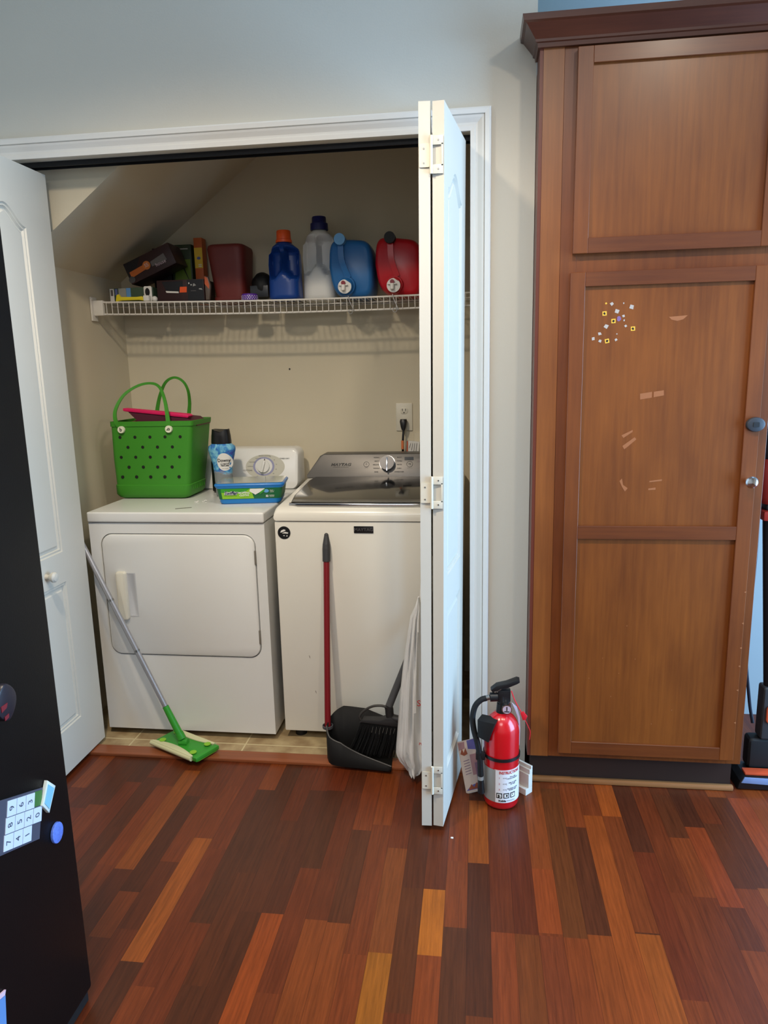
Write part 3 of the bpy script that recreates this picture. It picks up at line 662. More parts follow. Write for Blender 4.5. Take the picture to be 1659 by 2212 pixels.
# ================================================================== OUTLET, PLUG, PAPERS
ou = thing('electrical_outlet', 'ivory wall outlet with a black plug in its lower socket', 'outlet', (-.313, .829, 1.18))
b = nb(); prism(b, rrect(-.349, -.277, 1.120, 1.240, .003, 2), .823, .8295, .002); op = obj('cover_plate', b, IVORY, ou); WM[op.name] = WM[ou.name]
for z in (1.207, 1.152):
    b = nb(); prism(b, rrect(-.330, -.296, z-.014, z+.014, .012, 4), .8205, .8228, .001); so = obj('socket', b, IVORY, ou); WM[so.name] = WM[ou.name]
    b = nb(); box(b, -.3215, -.3190, .8198, .8204, z-.001, z+.009); box(b, -.3075, -.3050, .8198, .8204, z-.001, z+.009); cyl(b, (-.3132, .8204, z-.008), (-.3132, .8198, z-.008), .0028, seg=12); obj('slot', b, INK, so)
pc = thing('power_cord', 'black plug and cord hanging behind the washer console', 'power cord', (-.314, .80, 1.155))
b = nb(); loft(b, [(-.314, .792, 1.125, .007, .009, 3), (-.314, .795, 1.140, .012, .013, 3), (-.314, .797, 1.162, .016, .0155, 3), (-.314, .800, 1.172, .014, .013, 3)], 20); obj('plug', b, BLACK, pc)
b = nb(); tube(b, spline([(-.314, .794, 1.126), (-.317, .790, 1.08), (-.319, .800, 1.03), (-.321, .817, .97)]), .0048, 10); obj('cord', b, BLACK, pc)
b = nb(); box(b, -.324, -.314, .7835, .7845, 1.043, 1.081); obj('cord_tag', b, M('tag_orange', (206, 112, 62), .6), pc)
pk = thing('paper_packet', 'white printed packet with orange edge tucked behind the washer console', 'papers', (-.275, .80, 1.0))
b = nb(); prism(b, [(-.303, .96), (-.255, .96), (-.246, 1.072), (-.297, 1.078)], .812, .820); obj('sheet', b, PAPER, pk)
b = nb(); prism(b, [(-.306, .96), (-.300, .96), (-.297, 1.078), (-.302, 1.075)], .809, .8115); obj('edge_stripe', b, M('stripe_orange', (190, 84, 48), .6), pk)
for i in range(4): b = nb(); prism(b, [(-.292+.009*i, 1.045-.01*i), (-.290+.009*i, 1.045-.01*i), (-.284+.009*i, 1.066), (-.286+.009*i, 1.066)], .8105, .8115); obj('print_line', b, INKG, pk)
sb = nb(); prism(sb, rrect(-.272, -.17, .99, 1.112, .003, 2), .8225, .8292, .002); solo('wall_box_cover', sb, CLOS, 'beige recessed box cover on the closet wall beside the outlet', 'wall plate')
b = nb(); cyl(b, (-.817, .826, 1.397), (-.817, .8295, 1.397), .0032); solo('wall_anchor', b, INK, 'tiny dark screw hole in the closet back wall', 'wall anchor')

# ================================================================== WIRE SHELF
sh = thing('wire_shelf', 'white wire shelf across the closet full of bottles and boxes', 'shelf', (-.75, .69, 1.66))
WIRE = M('wire_white', (224, 220, 212), .4, vary=.02)
SX0, SX1, SYF, SYB = -1.545, .090, .560, .822
def zs(x):  # slight sag and slope of the shelf
    t = (x-SX0)/(SX1-SX0); return 1.678-.012*t-.011*math.sin(math.pi*min(1, max(0, t)))
def zl(x): return zs(x)-.0445
def run(y, zf, r, nm):
    b = nb(); tube(b, [(SX0+(SX1-SX0)*k/24, y, zf(SX0+(SX1-SX0)*k/24)) for k in range(25)], r, 8); obj(nm, b, WIRE, sh)
run(SYF, lambda x: zs(x)+.003, .0036, 'front_rail'); run(SYF+.002, zl, .0036, 'front_rail'); run(SYB, zs, .0032, 'back_rail'); run(.69, lambda x: zs(x)-.004, .003, 'middle_rail')
b = nb(); x = SX0+.02
while x < SX1-.005:
    z = zs(x); tube(b, [(x, SYB+.002, z+.002), (x, SYF+.006, z+.004), (x, SYF-.0045, z+.001), (x, SYF-.0035, z-.045)], .0016, 5); x += .0243
obj('cross_wires', b, WIRE, sh)
eb = nb(); box(eb, -1.563, -1.556, .540, .585, 1.607, 1.702, .002); box(eb, -1.556, -1.515, .552, .572, 1.628, 1.688, .003); cyl(eb, (-1.556, .548, 1.693), (-1.5535, .548, 1.693), .004)
obj('end_bracket', eb, WIRE, sh)
for x in (-1.20, -.75, -.35): b = nb(); box(b, x-.006, x+.006, SYB-.004, .829, zs(x)-.008, zs(x)+.010, .002); obj('wall_clip', b, WIRE, sh)

# ================================================================== THINGS ON THE SHELF
def jug(name, lab, x0, x1, y0, y1, z0, z1, m, capm, capr, capz, capn=1, step=True, cx=None, hw=.14):
    """laundry jug standing upright: shoulders, neck and a moulded grip between two hollows"""
    t = thing(name, lab, 'bottle', ((x0+x1)/2, (y0+y1)/2, z0), group=None)
    mx, my = (x0+x1)/2, (y0+y1)/2; rx, ry = (x1-x0)/2, (y1-y0)/2; H = z1-z0
    cxx = mx if cx is None else cx
    def disp(p):
        if p.y < my:
            u = (p.x-mx)/rx; v = (p.z-z0)/H
            # two hollows either side of the grip, narrowing upward
            if .34 < v < .95:
                lo_ = .36+.16*max(0, 1-abs(u)/.5); w = min(1, max(0, (v-lo_)/.07))*min(1, max(0, (.93-v)/.09))
                g = min(1, max(0, (abs(u)-hw)/.07))*min(1, max(0, (.97-abs(u))/.16))
                p.y += ry*.85*w*g
        return p
    S = [(mx, my, z0, rx*.90, ry*.88, 3.2), (mx, my, z0+.008, rx, ry, 3.2), (mx, my, z0+H*.35, rx*.97, ry*.98, 3.2), (mx, my, z0+H*.62, rx*.99, ry*.97, 3), (mx, my, z0+H*.80, rx*.97, ry*.93, 2.8), (mx*.6+cxx*.4, my, z0+H*.90, rx*.84, ry*.80, 2.5), (cxx, my, z0+H*.97, rx*.55, ry*.6, 2.1), (cxx, my, z1, capr*.95, capr*.95, 2)]
    obj('body', loft(nb(), S, 72, disp=disp, sub=6), m, t, sm=60)
    b = nb(); z = z1
    if step:
        lathe(b, [(capr*1.24, 0), (capr*1.26, .004), (capr*1.22, capz*.50), (capr*1.02, capz*.56), (capr*.98, capz-.003), (capr*.93, capz)], (cxx, my, z+.0005), 28)
    else:
        lathe(b, [(capr*1.12, 0), (capr*1.12, .010), (capr*1.0, .012), (capr*.96, capz-.003), (capr*.9, capz)], (cxx, my, z+.0005), 28)
    obj('cap', b, capm, t); return t
ZT = lambda x: zs(x)+.0072
x = -.767
jug('detergent_jug', 'dark blue detergent jug with an orange cap on the wire shelf', -.832, -.702, .585, .70, ZT(x), 1.892, DETB, ORNG, .029, .046, step=False, cx=-.768)
jug('milky_jug', 'translucent white jug with a tall navy cap, tallest on the wire shelf', -.706, -.572, .650, .775, ZT(-.62), 1.945, JUGW, NAVY, .029, .052, cx=-.636, hw=.10)
def dispenser(name, lab, x0, x1, z1, m, capx, capz, capm, spx, spz, collm, topskew, colr=.036):
    z0 = ZT((x0+x1)/2); H = z1-z0; mx = (x0+x1)/2; rx = (x1-x0)/2
    t = thing(name, lab, 'dispenser', (mx, .68, z0))
    # the jug lies on its side: cross-section in the x-z plane, swept from front to back
    def outline(s, lx=0):
        P = []
        for k in range(40):
            a = 2*math.pi*k/40; ct, st = math.cos(a), math.sin(a); n_ = 5
            px = math.copysign(abs(ct)**(2/n_), ct)*rx*s; pz = math.copysign(abs(st)**(2/n_), st)*H/2*s
            if px < 0: px += rx*.26*max(0, (-pz/(H/2)))**1.4*(-px/rx)       # left side tucks in towards the bottom
            px *= 1-.06*max(0, pz/(H/2)); pz += topskew*px
            P.append((mx+px, z0+H/2+pz+(1-s)*0))
        lo = min(p[1] for p in P); return [(p[0], p[1]) if p[1] > z0 else (p[0], z0+.0005) for p in P]
    b = nb(); secs = [(.592, .80), (.597, .90), (.606, .96), (.625, .995), (.70, 1.0), (.76, .97), (.785, .86)]
    rings = [[b.verts.new((q[0], y, max(q[1], z0+.0005))) for q in outline(s)] for y, s in secs]
    for ra, rb in zip(rings, rings[1:]):
        for i in range(40): b.faces.new((ra[i], ra[(i+1) % 40], rb[(i+1) % 40], rb[i]))
    b.faces.new(rings[0]); b.faces.new(rings[-1]); obj('body', b, m, t, sm=60)
    # grip running up the front from the spigot to the filler cap
    b = nb(); pts = spline([(spx+.012, .592, spz+.035), (capx+.004, .583, (spz+capz)/2+.01), (capx, .585, capz-.020)], 6); tube(b, pts, 0, flat=(.022, .016, (1, 0, 0))); obj('grip', b, m, t, sm=50)
    b = nb(); cyl(b, (capx, .600, capz), (capx, .560, capz), .0215, seg=28); obj('filler_cap', b, capm, t)
    b = nb(); cyl(b, (spx+.004, .600, spz+.004), (spx+.002, .578, spz+.003), colr, colr*.94, 32); cyl(b, (spx+.002, .578, spz+.003), (spx, .568, spz), colr*.84, colr*.78, 32); obj('collar', b, collm, t)
    sp = obj('spigot', cyl(cyl(nb(), (spx, .568, spz-.001), (spx, .560, spz-.001), .0265, seg=28), (spx-.004, .553, spz+.004), (spx-.004, .549, spz-.017), .0085, .0075, 16), WHITEP, t); WM[sp.name] = WM[t.name]
    b = nb(); box(b, spx-.022, spx+.014, .550, .560, spz+.002, spz+.006, .001); obj('tap_lever', b, WHITEP, sp)
    b = nb(); cyl(b, (spx-.004, .560, spz+.012), (spx-.004, .551, spz+.012), .0085, seg=18); obj('tap_button', b, M('dark_red', (130, 20, 40), .35), sp)
    return t
dispenser('laundry_dispenser', 'blue laundry dispenser jug lying on its side, white tap at front', -.582, -.404, 1.890, DISPB, -.527, 1.884, LBLUE, -.512, 1.708, DISPB, -.07, .038)
dispenser('laundry_dispenser', 'red laundry dispenser jug lying on its side, white tap at front', -.398, -.212, 1.888, REDP, -.332, 1.882, BLKSAT, -.320, 1.706, REDP, -.12, .034)
# hanging tap rings below the lip
for x, lab in ((-.487, 'thin dark wire hook hanging on the shelf lip below the blue dispenser'), (-.313, 'silver ring hook hanging on the shelf lip below the red dispenser')):
    b = nb(); z = zs(x); tube(b, spline([(x-.010, .549, z+.010), (x-.004, .548, z-.012), (x+.006, .547, z-.034), (x+.012, .547, z-.050)]), .0016, 6)
    tube(b, [(x-.002+.008*math.cos(2*math.pi*k/14)+.010*0, .5465, z-.050+.008*math.sin(2*math.pi*k/14)) for k in range(14)], .0013, 6, close=True)
    solo('ring_hook', b, STEEL, lab, 'hook')
# maroon bin, open end down
mb = nb(); S = [(-1.006, .705, ZT(-1.0), .062, .066, 5), (-1.010, .705, 1.78, .072, .076, 5), (-1.013, .705, 1.880, .081, .083, 5), (-1.013, .705, 1.893, .078, .080, 5), (-1.013, .705, 1.898, .070, .072, 5)]
mt = thing('storage_bin', 'dark maroon plastic bin turned upside down on the wire shelf', 'bin', (-1.01, .705, 1.674)); obj('body', loft(mb, S, 48, sub=2), MAROON, mt, sm=50)
b = loft(nb(), [(-1.010, .705, ZT(-1.0)+.008, .0665, .0710, 5), (-1.009, .705, ZT(-1.0)+.020, .0680, .0720, 5)], 48); obj('rim', b, MAROON, mt)
# black roll bundle
bt = thing('bag_roll', 'bundle of black bags behind the purple lid on the wire shelf', 'bags', (-.885, .70, 1.672))
b = nb(); ball(b, (-.883, .705, 1.736), .056, (.82, .8, 1.0), 24); 
for v in b.verts: v.co += Vector((math.sin(v.co.z*160)*.0015, math.sin(v.co.x*200+v.co.z*90)*.002, 0)); v.co.z = max(v.co.z, ZT(-.89))
obj('bundle', b, BLKSAT, bt); b = nb(); box(b, -.925, -.850, .664, .668, 1.69, 1.735, .001); obj('wrapper', b, M('wrapper_dark', (46, 48, 54), .3), bt)
pcp = thing('dotted_lid', 'small purple jar lid with white dots at the shelf front', 'lid', (-.910, .605, 1.672))
b = nb(); lathe(b, [(.030, 0), (.033, .003), (.033, .020), (.030, .026), (.0, .027)], (-.910, .605, ZT(-.91)), 36); pl = obj('lid', b, PURP, pcp)
b = nb()
for r_ in range(3):
    for k in range(11):
        a = R(185+17*k+(8 if r_ % 2 else 0)); cyl(b, (-.910+.0325*math.cos(a), .605+.0325*math.sin(a), ZT(-.91)+.0055+.006*r_), (-.910+.0336*math.cos(a), .605+.0336*math.sin(a), ZT(-.91)+.0055+.006*r_), .0019, seg=8)
obj('dots', b, PAPER, pcp)
def carton(name, lab, cat, cx, cy, z0, sx, sy, sz, m, rot=(0, 0, 0)):
    t = thing(name, lab, cat, (cx, cy, z0), rot); obj('carton', box(nb(), -sx/2, sx/2, -sy/2, sy/2, 0, sz, .0012), m, t, world=False); return t
def decal(t, pts, y, m, nm='print'):
    return obj(nm, prism(nb(), pts, y-.0006, y), m, t, world=False)
zl0 = ZT(-1.41)
t = carton('gadget_carton', 'low green and white gadget box at the left end of the wire shelf', 'box', -1.415, .665, zl0, .190, .11, .058, M('carton_green', (58, 78, 60), .5))
decal(t, [(-.093, .003), (-.075, .003), (-.075, .056), (-.093, .056)], -.0551, PAPER); decal(t, [(-.089, .028), (-.079, .028), (-.079, .052), (-.089, .052)], -.0558, INKG)
decal(t, [(-.055, .020), (-.022, .020), (-.022, .057), (-.055, .057)], -.0551, SILVER); decal(t, [(-.021, .022), (-.002, .022), (-.002, .057), (-.021, .057)], -.0551, M('sky_print', (92, 142, 198), .5)); decal(t, [(-.070, .03), (-.060, .03), (-.060, .055), (-.070, .055)], -.0551, INKB)
t = thing('box_cutter', 'yellow plastic tool lying along the front of the wire shelf', 'tool', (-1.41, .588, zl0))
b = nb(); prism(b, [(-1.472, zl0+.001), (-1.466, zl0+.028), (-1.458, zl0+.031), (-1.450, zl0+.020), (-1.38, zl0+.018), (-1.358, zl0+.020), (-1.350, zl0+.016), (-1.350, zl0+.002), (-1.372, zl0+.006), (-1.450, zl0+.006), (-1.466, zl0+.001)], .580, .594, .002); obj('handle', b, YELL, t)
t = thing('oval_tag', 'white tag with a black oval behind the yellow tool', 'tag', (-1.337, .596, zl0))
b = nb(); prism(b, rrect(-1.354, -1.320, zl0, zl0+.060, .006, 3), .596, .600, .0008); obj('card', b, PAPER, t); b = nb(); prism(b, [(-1.338+.010*math.cos(a), zl0+.037+.016*math.sin(a)) for a in [2*math.pi*k/20 for k in range(20)]], .595, .5958); obj('print', b, INK, t)
b = nb(); box(b, -1.348, -1.324, .572, .592, zl0, zl0+.022, .003); obj('base', b, WHITEP, t)
b = nb(); ball(b, (-1.309, .596, ZT(-1.31)+.0115), .0115); solo('white_ball', b, WHITEP, 'small white plastic ball against the low dark box on the shelf', 'ball')
DKB = M('carton_dark', (34, 22, 26), .42); DKM = M('carton_plum', (48, 26, 28), .42); BLB = M('carton_black', (22, 22, 28), .38)
t = carton('camera_carton', 'low dark box with an orange square on the wire shelf', 'box', -1.198, .665, ZT(-1.2), .200, .13, .086, DKM)
decal(t, [(-.078, .080), (-.060, .044), (.010, .040), (.012, .080)], -.0651, BLB); decal(t, [(-.063, .044), (-.008, .040), (-.008, .034), (-.060, .037)], -.0658, PAPER); decal(t, [(-.004, .036), (.026, .036), (.028, .058), (-.001, .058)], -.0658, ORNG)
decal(t, [(.030, .002), (.098, .002), (.098, .084), (.030, .084)], -.0651, BLB); decal(t, [(.036, .068), (.040, .068), (.040, .074), (.036, .074)], -.0658, PAPER); decal(t, [(.045, .062), (.049, .062), (.049, .067), (.045, .067)], -.0658, PAPER)
decal(t, [(.054, .058), (.068, .062), (.060, .070), (.055, .068)], -.0658, SILVER); decal(t, [(.044, .040), (.066, .040), (.066, .042), (.044, .042)], -.0658, INKG); decal(t, [(.078, .046), (.094, .043), (.090, .050), (.080, .050)], -.0658, SILVER)
text('LIMITED EDITION', .006, Matrix.Translation((.008, -.0660, .026)) @ Matrix.Rotation(R(90), 4, 'X'), INKG, t) if False else None
t = thing('lens_carton', 'dark plum box with an orange stripe, tipped on top of the others', 'box', (-1.312, .665, 1.784), (0, R(-21.5), 0))
b = nb(); box(b, -.100, .112, -.06, .06, .004, .090, .0012); obj('carton', b, DKM, t, world=False)
decal(t, [(-.098, .006), (-.02, .088), (-.098, .088)], -.0601, BLB); decal(t, [(-.088, .026), (-.010, .034), (-.010, .054), (-.088, .050)], -.0608, M('print_orange', (196, 104, 44), .5))
decal(t, [(-.008+.017*math.cos(a), .046+.017*math.sin(a)) for a in [2*math.pi*k/24 for k in range(24)]], -.0614, M('print_orange2', (204, 116, 50), .5)); decal(t, [(.012, .032), (.082, .032), (.078, .060), (.012, .052)], -.0608, INKG); decal(t, [(-.090+.014*math.cos(a), .020+.013*math.sin(a)) for a in [2*math.pi*k/24 for k in range(24)]], -.0612, M('print_grey', (70, 70, 72), .5))
for s_, px, pz, ss in (('house', .052, .030, .020), ('SS', -.008, .046, .020)):
    text(s_, ss, WM[t.name] @ Matrix.Translation((px, -.0622, pz)) @ Matrix.Rotation(R(90), 4, 'X'), M('print_pale', (210, 190, 196), .5), t)
t = carton('black_case', 'black case leaning behind the tipped plum box on the shelf', 'case', -1.331, .775, ZT(-1.33), .080, .06, .232, BLKSAT)
t = carton('headphone_carton', 'green box with a plant picture standing behind the low dark box', 'box', -1.242, .775, ZT(-1.24), .088, .06, .245, M('carton_leaf', (40, 56, 34), .45))
decal(t, [(-.036, .095), (.038, .095), (.038, .185), (-.024, .185)], -.0301, M('leaf_print', (100, 122, 40), .45)); decal(t, [(-.030, .225), (.030, .225), (.030, .230), (-.030, .230)], -.0301, SILVER); decal(t, [(.002, .155), (.010, .17), (.008, .155), (.028, .102), (.026, .101)], -.0306, INK); decal(t, [(-.012+.010*math.cos(a), .202+.010*math.sin(a)) for a in [2*math.pi*k/16 for k in range(16)]], -.0306, INKG)
t = carton('yellow_carton', 'narrow tall orange and yellow box, tallest of the shelf boxes', 'box', -1.169, .775, ZT(-1.17)+.0001, .036, .050, .272, M('carton_orange', (196, 96, 44), .5))
decal(t, [(-.0175, .150), (.0175, .150), (.0175, .232), (-.0175, .232)], -.0251, M('carton_yellow', (226, 186, 52), .5)); decal(t, [(.001+.008*math.cos(a), .190+.006*math.sin(a)) for a in [2*math.pi*k/16 for k in range(16)]], -.0257, INKB); decal(t, [(-.002, .155), (.012, .155), (.012, .158), (-.002, .158)], -.0257, PAPER); decal(t, [(-.002, .162), (.012, .162), (.012, .165), (-.002, .165)], -.0257, PAPER)
t = thing('snack_pouch', 'crumpled orange and grey pouch between the dark box and the maroon bin', 'pouch', (-1.09, .612, 1.672))
b = nb(); prism(b, [(-1.096, 1.680), (-1.080, 1.680), (-1.072, 1.735), (-1.080, 1.768), (-1.094, 1.775), (-1.096, 1.73)], .604, .616, .004); obj('pouch', b, M('pouch_grey', (96, 84, 76), .4), t)
b = nb(); prism(b, [(-1.095, 1.742), (-1.078, 1.722), (-1.076, 1.738), (-1.083, 1.766), (-1.094, 1.772)], .6026, .6036); obj('print', b, M('pouch_orange', (200, 96, 56), .4), t)

# ================================================================== TOTE BAG ON THE DRYER
tb = thing('tote_bag', 'bright green perforated rubber tote bag on top of the dryer', 'bag', (-1.29, .49, .8936))
ZB = .8945
def tsec(z):
    t = (z-ZB)/.312; x0 = -1.458+.016*t; x1 = -1.142+.040*t; y0 = .392-.012*t; y1 = .590+.004*t; return x0, x1, y0, y1
b = nb(); rings = []
for z, ins, r in ((ZB, .020, .020), (ZB+.006, .008, .028), (ZB+.018, 0, .030), (ZB+.055, .0, .026), (ZB+.0575, .003, .026), (ZB+.16, .0, .022), (ZB+.292, .0, .018), (ZB+.2925, -.003, .018), (ZB+.312, -.003, .018), (ZB+.312, .003, .014), (ZB+.20, .004, .014), (ZB+.03, .006, .02)):
    x0, x1, y0, y1 = tsec(z); rings.append([b.verts.new((px, py, z)) for px, py in rrect(x0+ins, x1-ins, y0+ins, y1-ins, r, 6)])
n = len(rings[0])
for ra, rb in zip(rings, rings[1:]):
    for i in range(n): b.faces.new((ra[i], ra[(i+1) % n], rb[(i+1) % n], rb[i]))
b.faces.new(rings[0]); b.faces.new(rings[-1])
body = obj('body', b, GREENB, tb, sm=50); WM[body.name] = WM[tb.name]
HOLE = M('hole_dark', (16, 22, 14), .8)
for r_ in range(5):
    nx_ = 5 if r_ % 2 == 0 else 4
    for k in range(nx_):
        z = ZB+.250-.040*r_; x0, x1, y0, y1 = tsec(z)
        x = x0+.040+(x1-x0-.085)*((k+(0 if nx_ == 5 else .5))/4)
        obj('hole', cyl(nb(), (x, y0-.0006, z), (x, y0+.003, z), .0064, seg=14), HOLE, tb)
b = nb()
for k in range(7):
    y = .435+.019*k; x0, x1, y0, y1 = tsec(ZB+.04); box(b, x1-.0012, x1+.0012, y, y+.008, ZB+.032, ZB+.052, .0008)
obj('base_rib', b, GREENB, tb)
FY = tsec(ZB+.28)[2]
def strap(pts, nm): return obj(nm, tube(nb(), spline(pts, 10), 0, flat=(.0045, .019, (0, 1, 0), .5)), GREENB, tb, sm=60)
yf = FY-.004
strap([(-1.393, yf, ZB+.283), (-1.413, yf-.002, ZB+.315), (-1.415, yf+.01, ZB+.360), (-1.385, yf+.03, ZB+.415), (-1.33, yf+.045, ZB+.450), (-1.275, yf+.05, ZB+.458), (-1.240, yf+.045, ZB+.440), (-1.215, yf+.025, ZB+.390), (-1.200, yf+.004, ZB+.330), (-1.196, yf, ZB+.283)], 'strap')
yb = .598
strap([(-1.345, yb, ZB+.300), (-1.338, yb, ZB+.350), (-1.315, yb-.01, ZB+.410), (-1.278, yb-.03, ZB+.460), (-1.235, yb-.04, ZB+.478), (-1.200, yb-.04, ZB+.462), (-1.185, yb-.03, ZB+.425), (-1.190, yb-.01, ZB+.375), (-1.200, yb, ZB+.330), (-1.203, yb, ZB+.300)], 'strap')
for x, rot in ((-1.393, 0), (-1.196, 90)):
    b = nb(); cyl(b, (x, yf+.002, ZB+.281), (x, yf-.0075, ZB+.281), .0145, .0135, 28); bt_ = obj('button', b, M('button_cream', (222, 224, 200), .4), tb, label='round cream button'); WM[bt_.name] = WM[tb.name]
    text('b', .020, frame((x, yf-.0079, ZB+.281), (math.cos(R(rot)), 0, math.sin(R(rot))), (-math.sin(R(rot)), 0, math.cos(R(rot)))), INK, bt_, bold=.0005)
pf = thing('pink_folder', 'hot pink folding case standing half open inside the green tote', 'case', (-1.27, .48, ZB+.05))
b = nb(); prism(b, [(-1.405, ZB+.362), (-1.140, ZB+.335), (-1.130, ZB+.328), (-1.137, ZB+.320), (-1.395, ZB+.349), (-1.405, ZB+.352)], .425, .470, .003); obj('cover', b, PINK, pf)
b = nb(); prism(b, [(-1.385, ZB+.347), (-1.140, ZB+.319), (-1.098, ZB+.290), (-1.15, ZB+.275), (-1.34, ZB+.300)], .430, .572); obj('inner_flap', b, DPINK, pf)
b = nb(); prism(b, [(-1.430, ZB+.300), (-1.33, ZB+.322), (-1.20, ZB+.312), (-1.16, ZB+.05), (-1.42, ZB+.05)], .500, .509, .001); obj('back_cover', b, PINK, pf)

# ================================================================== BEAD BOTTLE, JAR, WIPES ON THE DRYER
bo = thing('scent_bead_bottle', 'clear and blue scent bead bottle with a black cap', 'bottle', (-1.020, .47, .8936))
bc = (-1.020, .470)
sc_ = [(0, .030, .022), (.004, .034, .025), (.09, .037, .026), (.13, .040, .028), (.165, .050, .032), (.190, .056, .035), (.203, .054, .034), (.210, .044, .031), (.214, .040, .029)]
S = [(bc[0], bc[1], .8940+h, a, c, 2.4) for h, a, c in sc_]
def botm():
    m = bpy.data.materials.new('bead_bottle_print'); m.use_nodes = True; nt = m.node_tree; p = nt.nodes['Principled BSDF']
    tc = nt.nodes.new('ShaderNodeTexCoord'); sp = nt.nodes.new('ShaderNodeSeparateXYZ'); nt.links.new(tc.outputs['Object'], sp.inputs[0])
    n_ = nt.nodes.new('ShaderNodeTexNoise'); n_.inputs['Scale'].default_value = 26; n_.inputs['Detail'].default_value = 3; n_.inputs['Distortion'].default_value = 1.5; nt.links.new(tc.outputs['Object'], n_.inputs['Vector'])
    cr_ = nt.nodes.new('ShaderNodeValToRGB'); E_ = cr_.color_ramp.elements; E_[0].position = .35; E_[0].color = lin((70, 78, 160))+(1,); E_[1].position = .62; E_[1].color = lin((128, 190, 212))+(1,)
    e = E_.new(.48); e.color = lin((60, 128, 190))+(1,)
    nt.links.new(n_.outputs['Fac'], cr_.inputs[0])
    ad = nt.nodes.new('ShaderNodeMath'); ad.operation = 'MULTIPLY_ADD'; ad.inputs[1].default_value = .06; nt.links.new(n_.outputs['Fac'], ad.inputs[0]); nt.links.new(sp.outputs[2], ad.inputs[2])
    gt = nt.nodes.new('ShaderNodeMapRange'); gt.inputs[1].default_value = .120; gt.inputs[2].default_value = .132; nt.links.new(ad.outputs[0], gt.inputs[0])
    mx = nt.nodes.new('ShaderNodeMix'); mx.data_type = 'RGBA'; mx.inputs[6].default_value = lin((206, 212, 212))+(1,); nt.links.new(gt.outputs[0], mx.inputs[0]); nt.links.new(cr_.outputs[0], mx.inputs[7]); nt.links.new(mx.outputs[2], p.inputs['Base Color'])
    tr = nt.nodes.new('ShaderNodeMapRange'); tr.inputs[3].default_value = .65; tr.inputs[4].default_value = .0; nt.links.new(gt.outputs[0], tr.inputs[0]); nt.links.new(tr.outputs[0], p.inputs['Transmission Weight'])
    p.inputs['Roughness'].default_value = .12; p.inputs['IOR'].default_value = 1.15
    return m
bb_ = obj('body', loft(nb(), S, 40, sub=3), botm(), bo, sm=60)
def capd(p):
    if p.z > .8940+.250: p.z += .006*(-math.cos((p.x-bc[0])/.030*3.14))*min(1, (p.z-.8940-.250)/.014)
    return p
b = loft(nb(), [(bc[0], bc[1], .8940+.2142, .0405, .030, 2.3), (bc[0], bc[1], .8940+.222, .0405, .030, 2.3), (bc[0], bc[1], .8940+.246, .0385, .029, 2.3), (bc[0], bc[1], .8940+.266, .035, .026, 2.3)], 40, disp=capd, sub=3); obj('cap', b, BLACK, bo, sm=60)
# round label wrapped on the front
def wrapf(cx, cy, cz, rx, ry, off):
    def f(x, z):
        zz = cz+z; h = zz-.8940
        for i in range(len(sc_)-1):
            if sc_[i][0] <= h <= sc_[i+1][0]:
                t = (h-sc_[i][0])/(sc_[i+1][0]-sc_[i][0]); a = sc_[i][1]+(sc_[i+1][1]-sc_[i][1])*t; c = sc_[i][2]+(sc_[i+1][2]-sc_[i][2])*t; break
        else: a, c = rx, ry
        u = min(.98, abs((cx+x-bc[0])/a)); y = c*(1-u**2.4)**(1/2.4)
        return (cx+x, bc[1]-y-off, zz)
    return f
wf = wrapf(-1.003, 0, .894+.142, .05, .03, .0008)
b = nb(); cvert = b.verts.new(wf(0, 0)); prev = None
for k in range(1, 6):
    ring_ = [b.verts.new(wf(.030*k/5*math.cos(2*math.pi*i/32), .036*k/5*math.sin(2*math.pi*i/32))) for i in range(32)]
    for i in range(32):
        if prev is None: b.faces.new((cvert, ring_[i], ring_[(i+1) % 32]))
        else: b.faces.new((prev[i], prev[(i+1) % 32], ring_[(i+1) % 32], ring_[i]))
    prev = ring_
lb = obj('label', b, PAPER, bo, label='round white printed label'); WM[lb.name] = WM[bo.name]
wf2 = wrapf(-1.003, 0, .894+.142, .05, .03, .0016)
text('Downy', .0185, None, INK, lb, bend=lambda c: wf2(c.x*.92-.002, c.y+.006), bold=.0004); text('ULTIMATE\nPERFUME', .0075, None, INK, lb, bend=lambda c: wf2(c.x, c.y-.012), bold=.0002); text('scent beads', .005, None, INKG, lb, bend=lambda c: wf2(c.x, c.y-.027))
b = nb()
random.seed(4)
for k in range(26):
    a = random.uniform(0, 6.28); r_ = random.uniform(0, .02); ball(b, (bc[0]-.004+r_*math.cos(a), bc[1]+r_*.6*math.sin(a), .899+random.uniform(0, .022)), .0035, seg=8)
obj('beads', b, M('beads_peach', (232, 170, 120), .4), bo)
jr = thing('black_jar', 'squat black jar half hidden between the green tote and the bead bottle', 'jar', (-1.070, .575, .8936))
obj('body', lathe(nb(), [(.036, 0), (.042, .006), (.042, .125), (.036, .138)], (-1.065, .575, .8940), 28), BLACK, jr); obj('lid', lathe(nb(), [(.038, .1385), (.039, .142), (.039, .158), (.036, .161)], (-1.065, .575, .8940), 28), BLACK, jr)

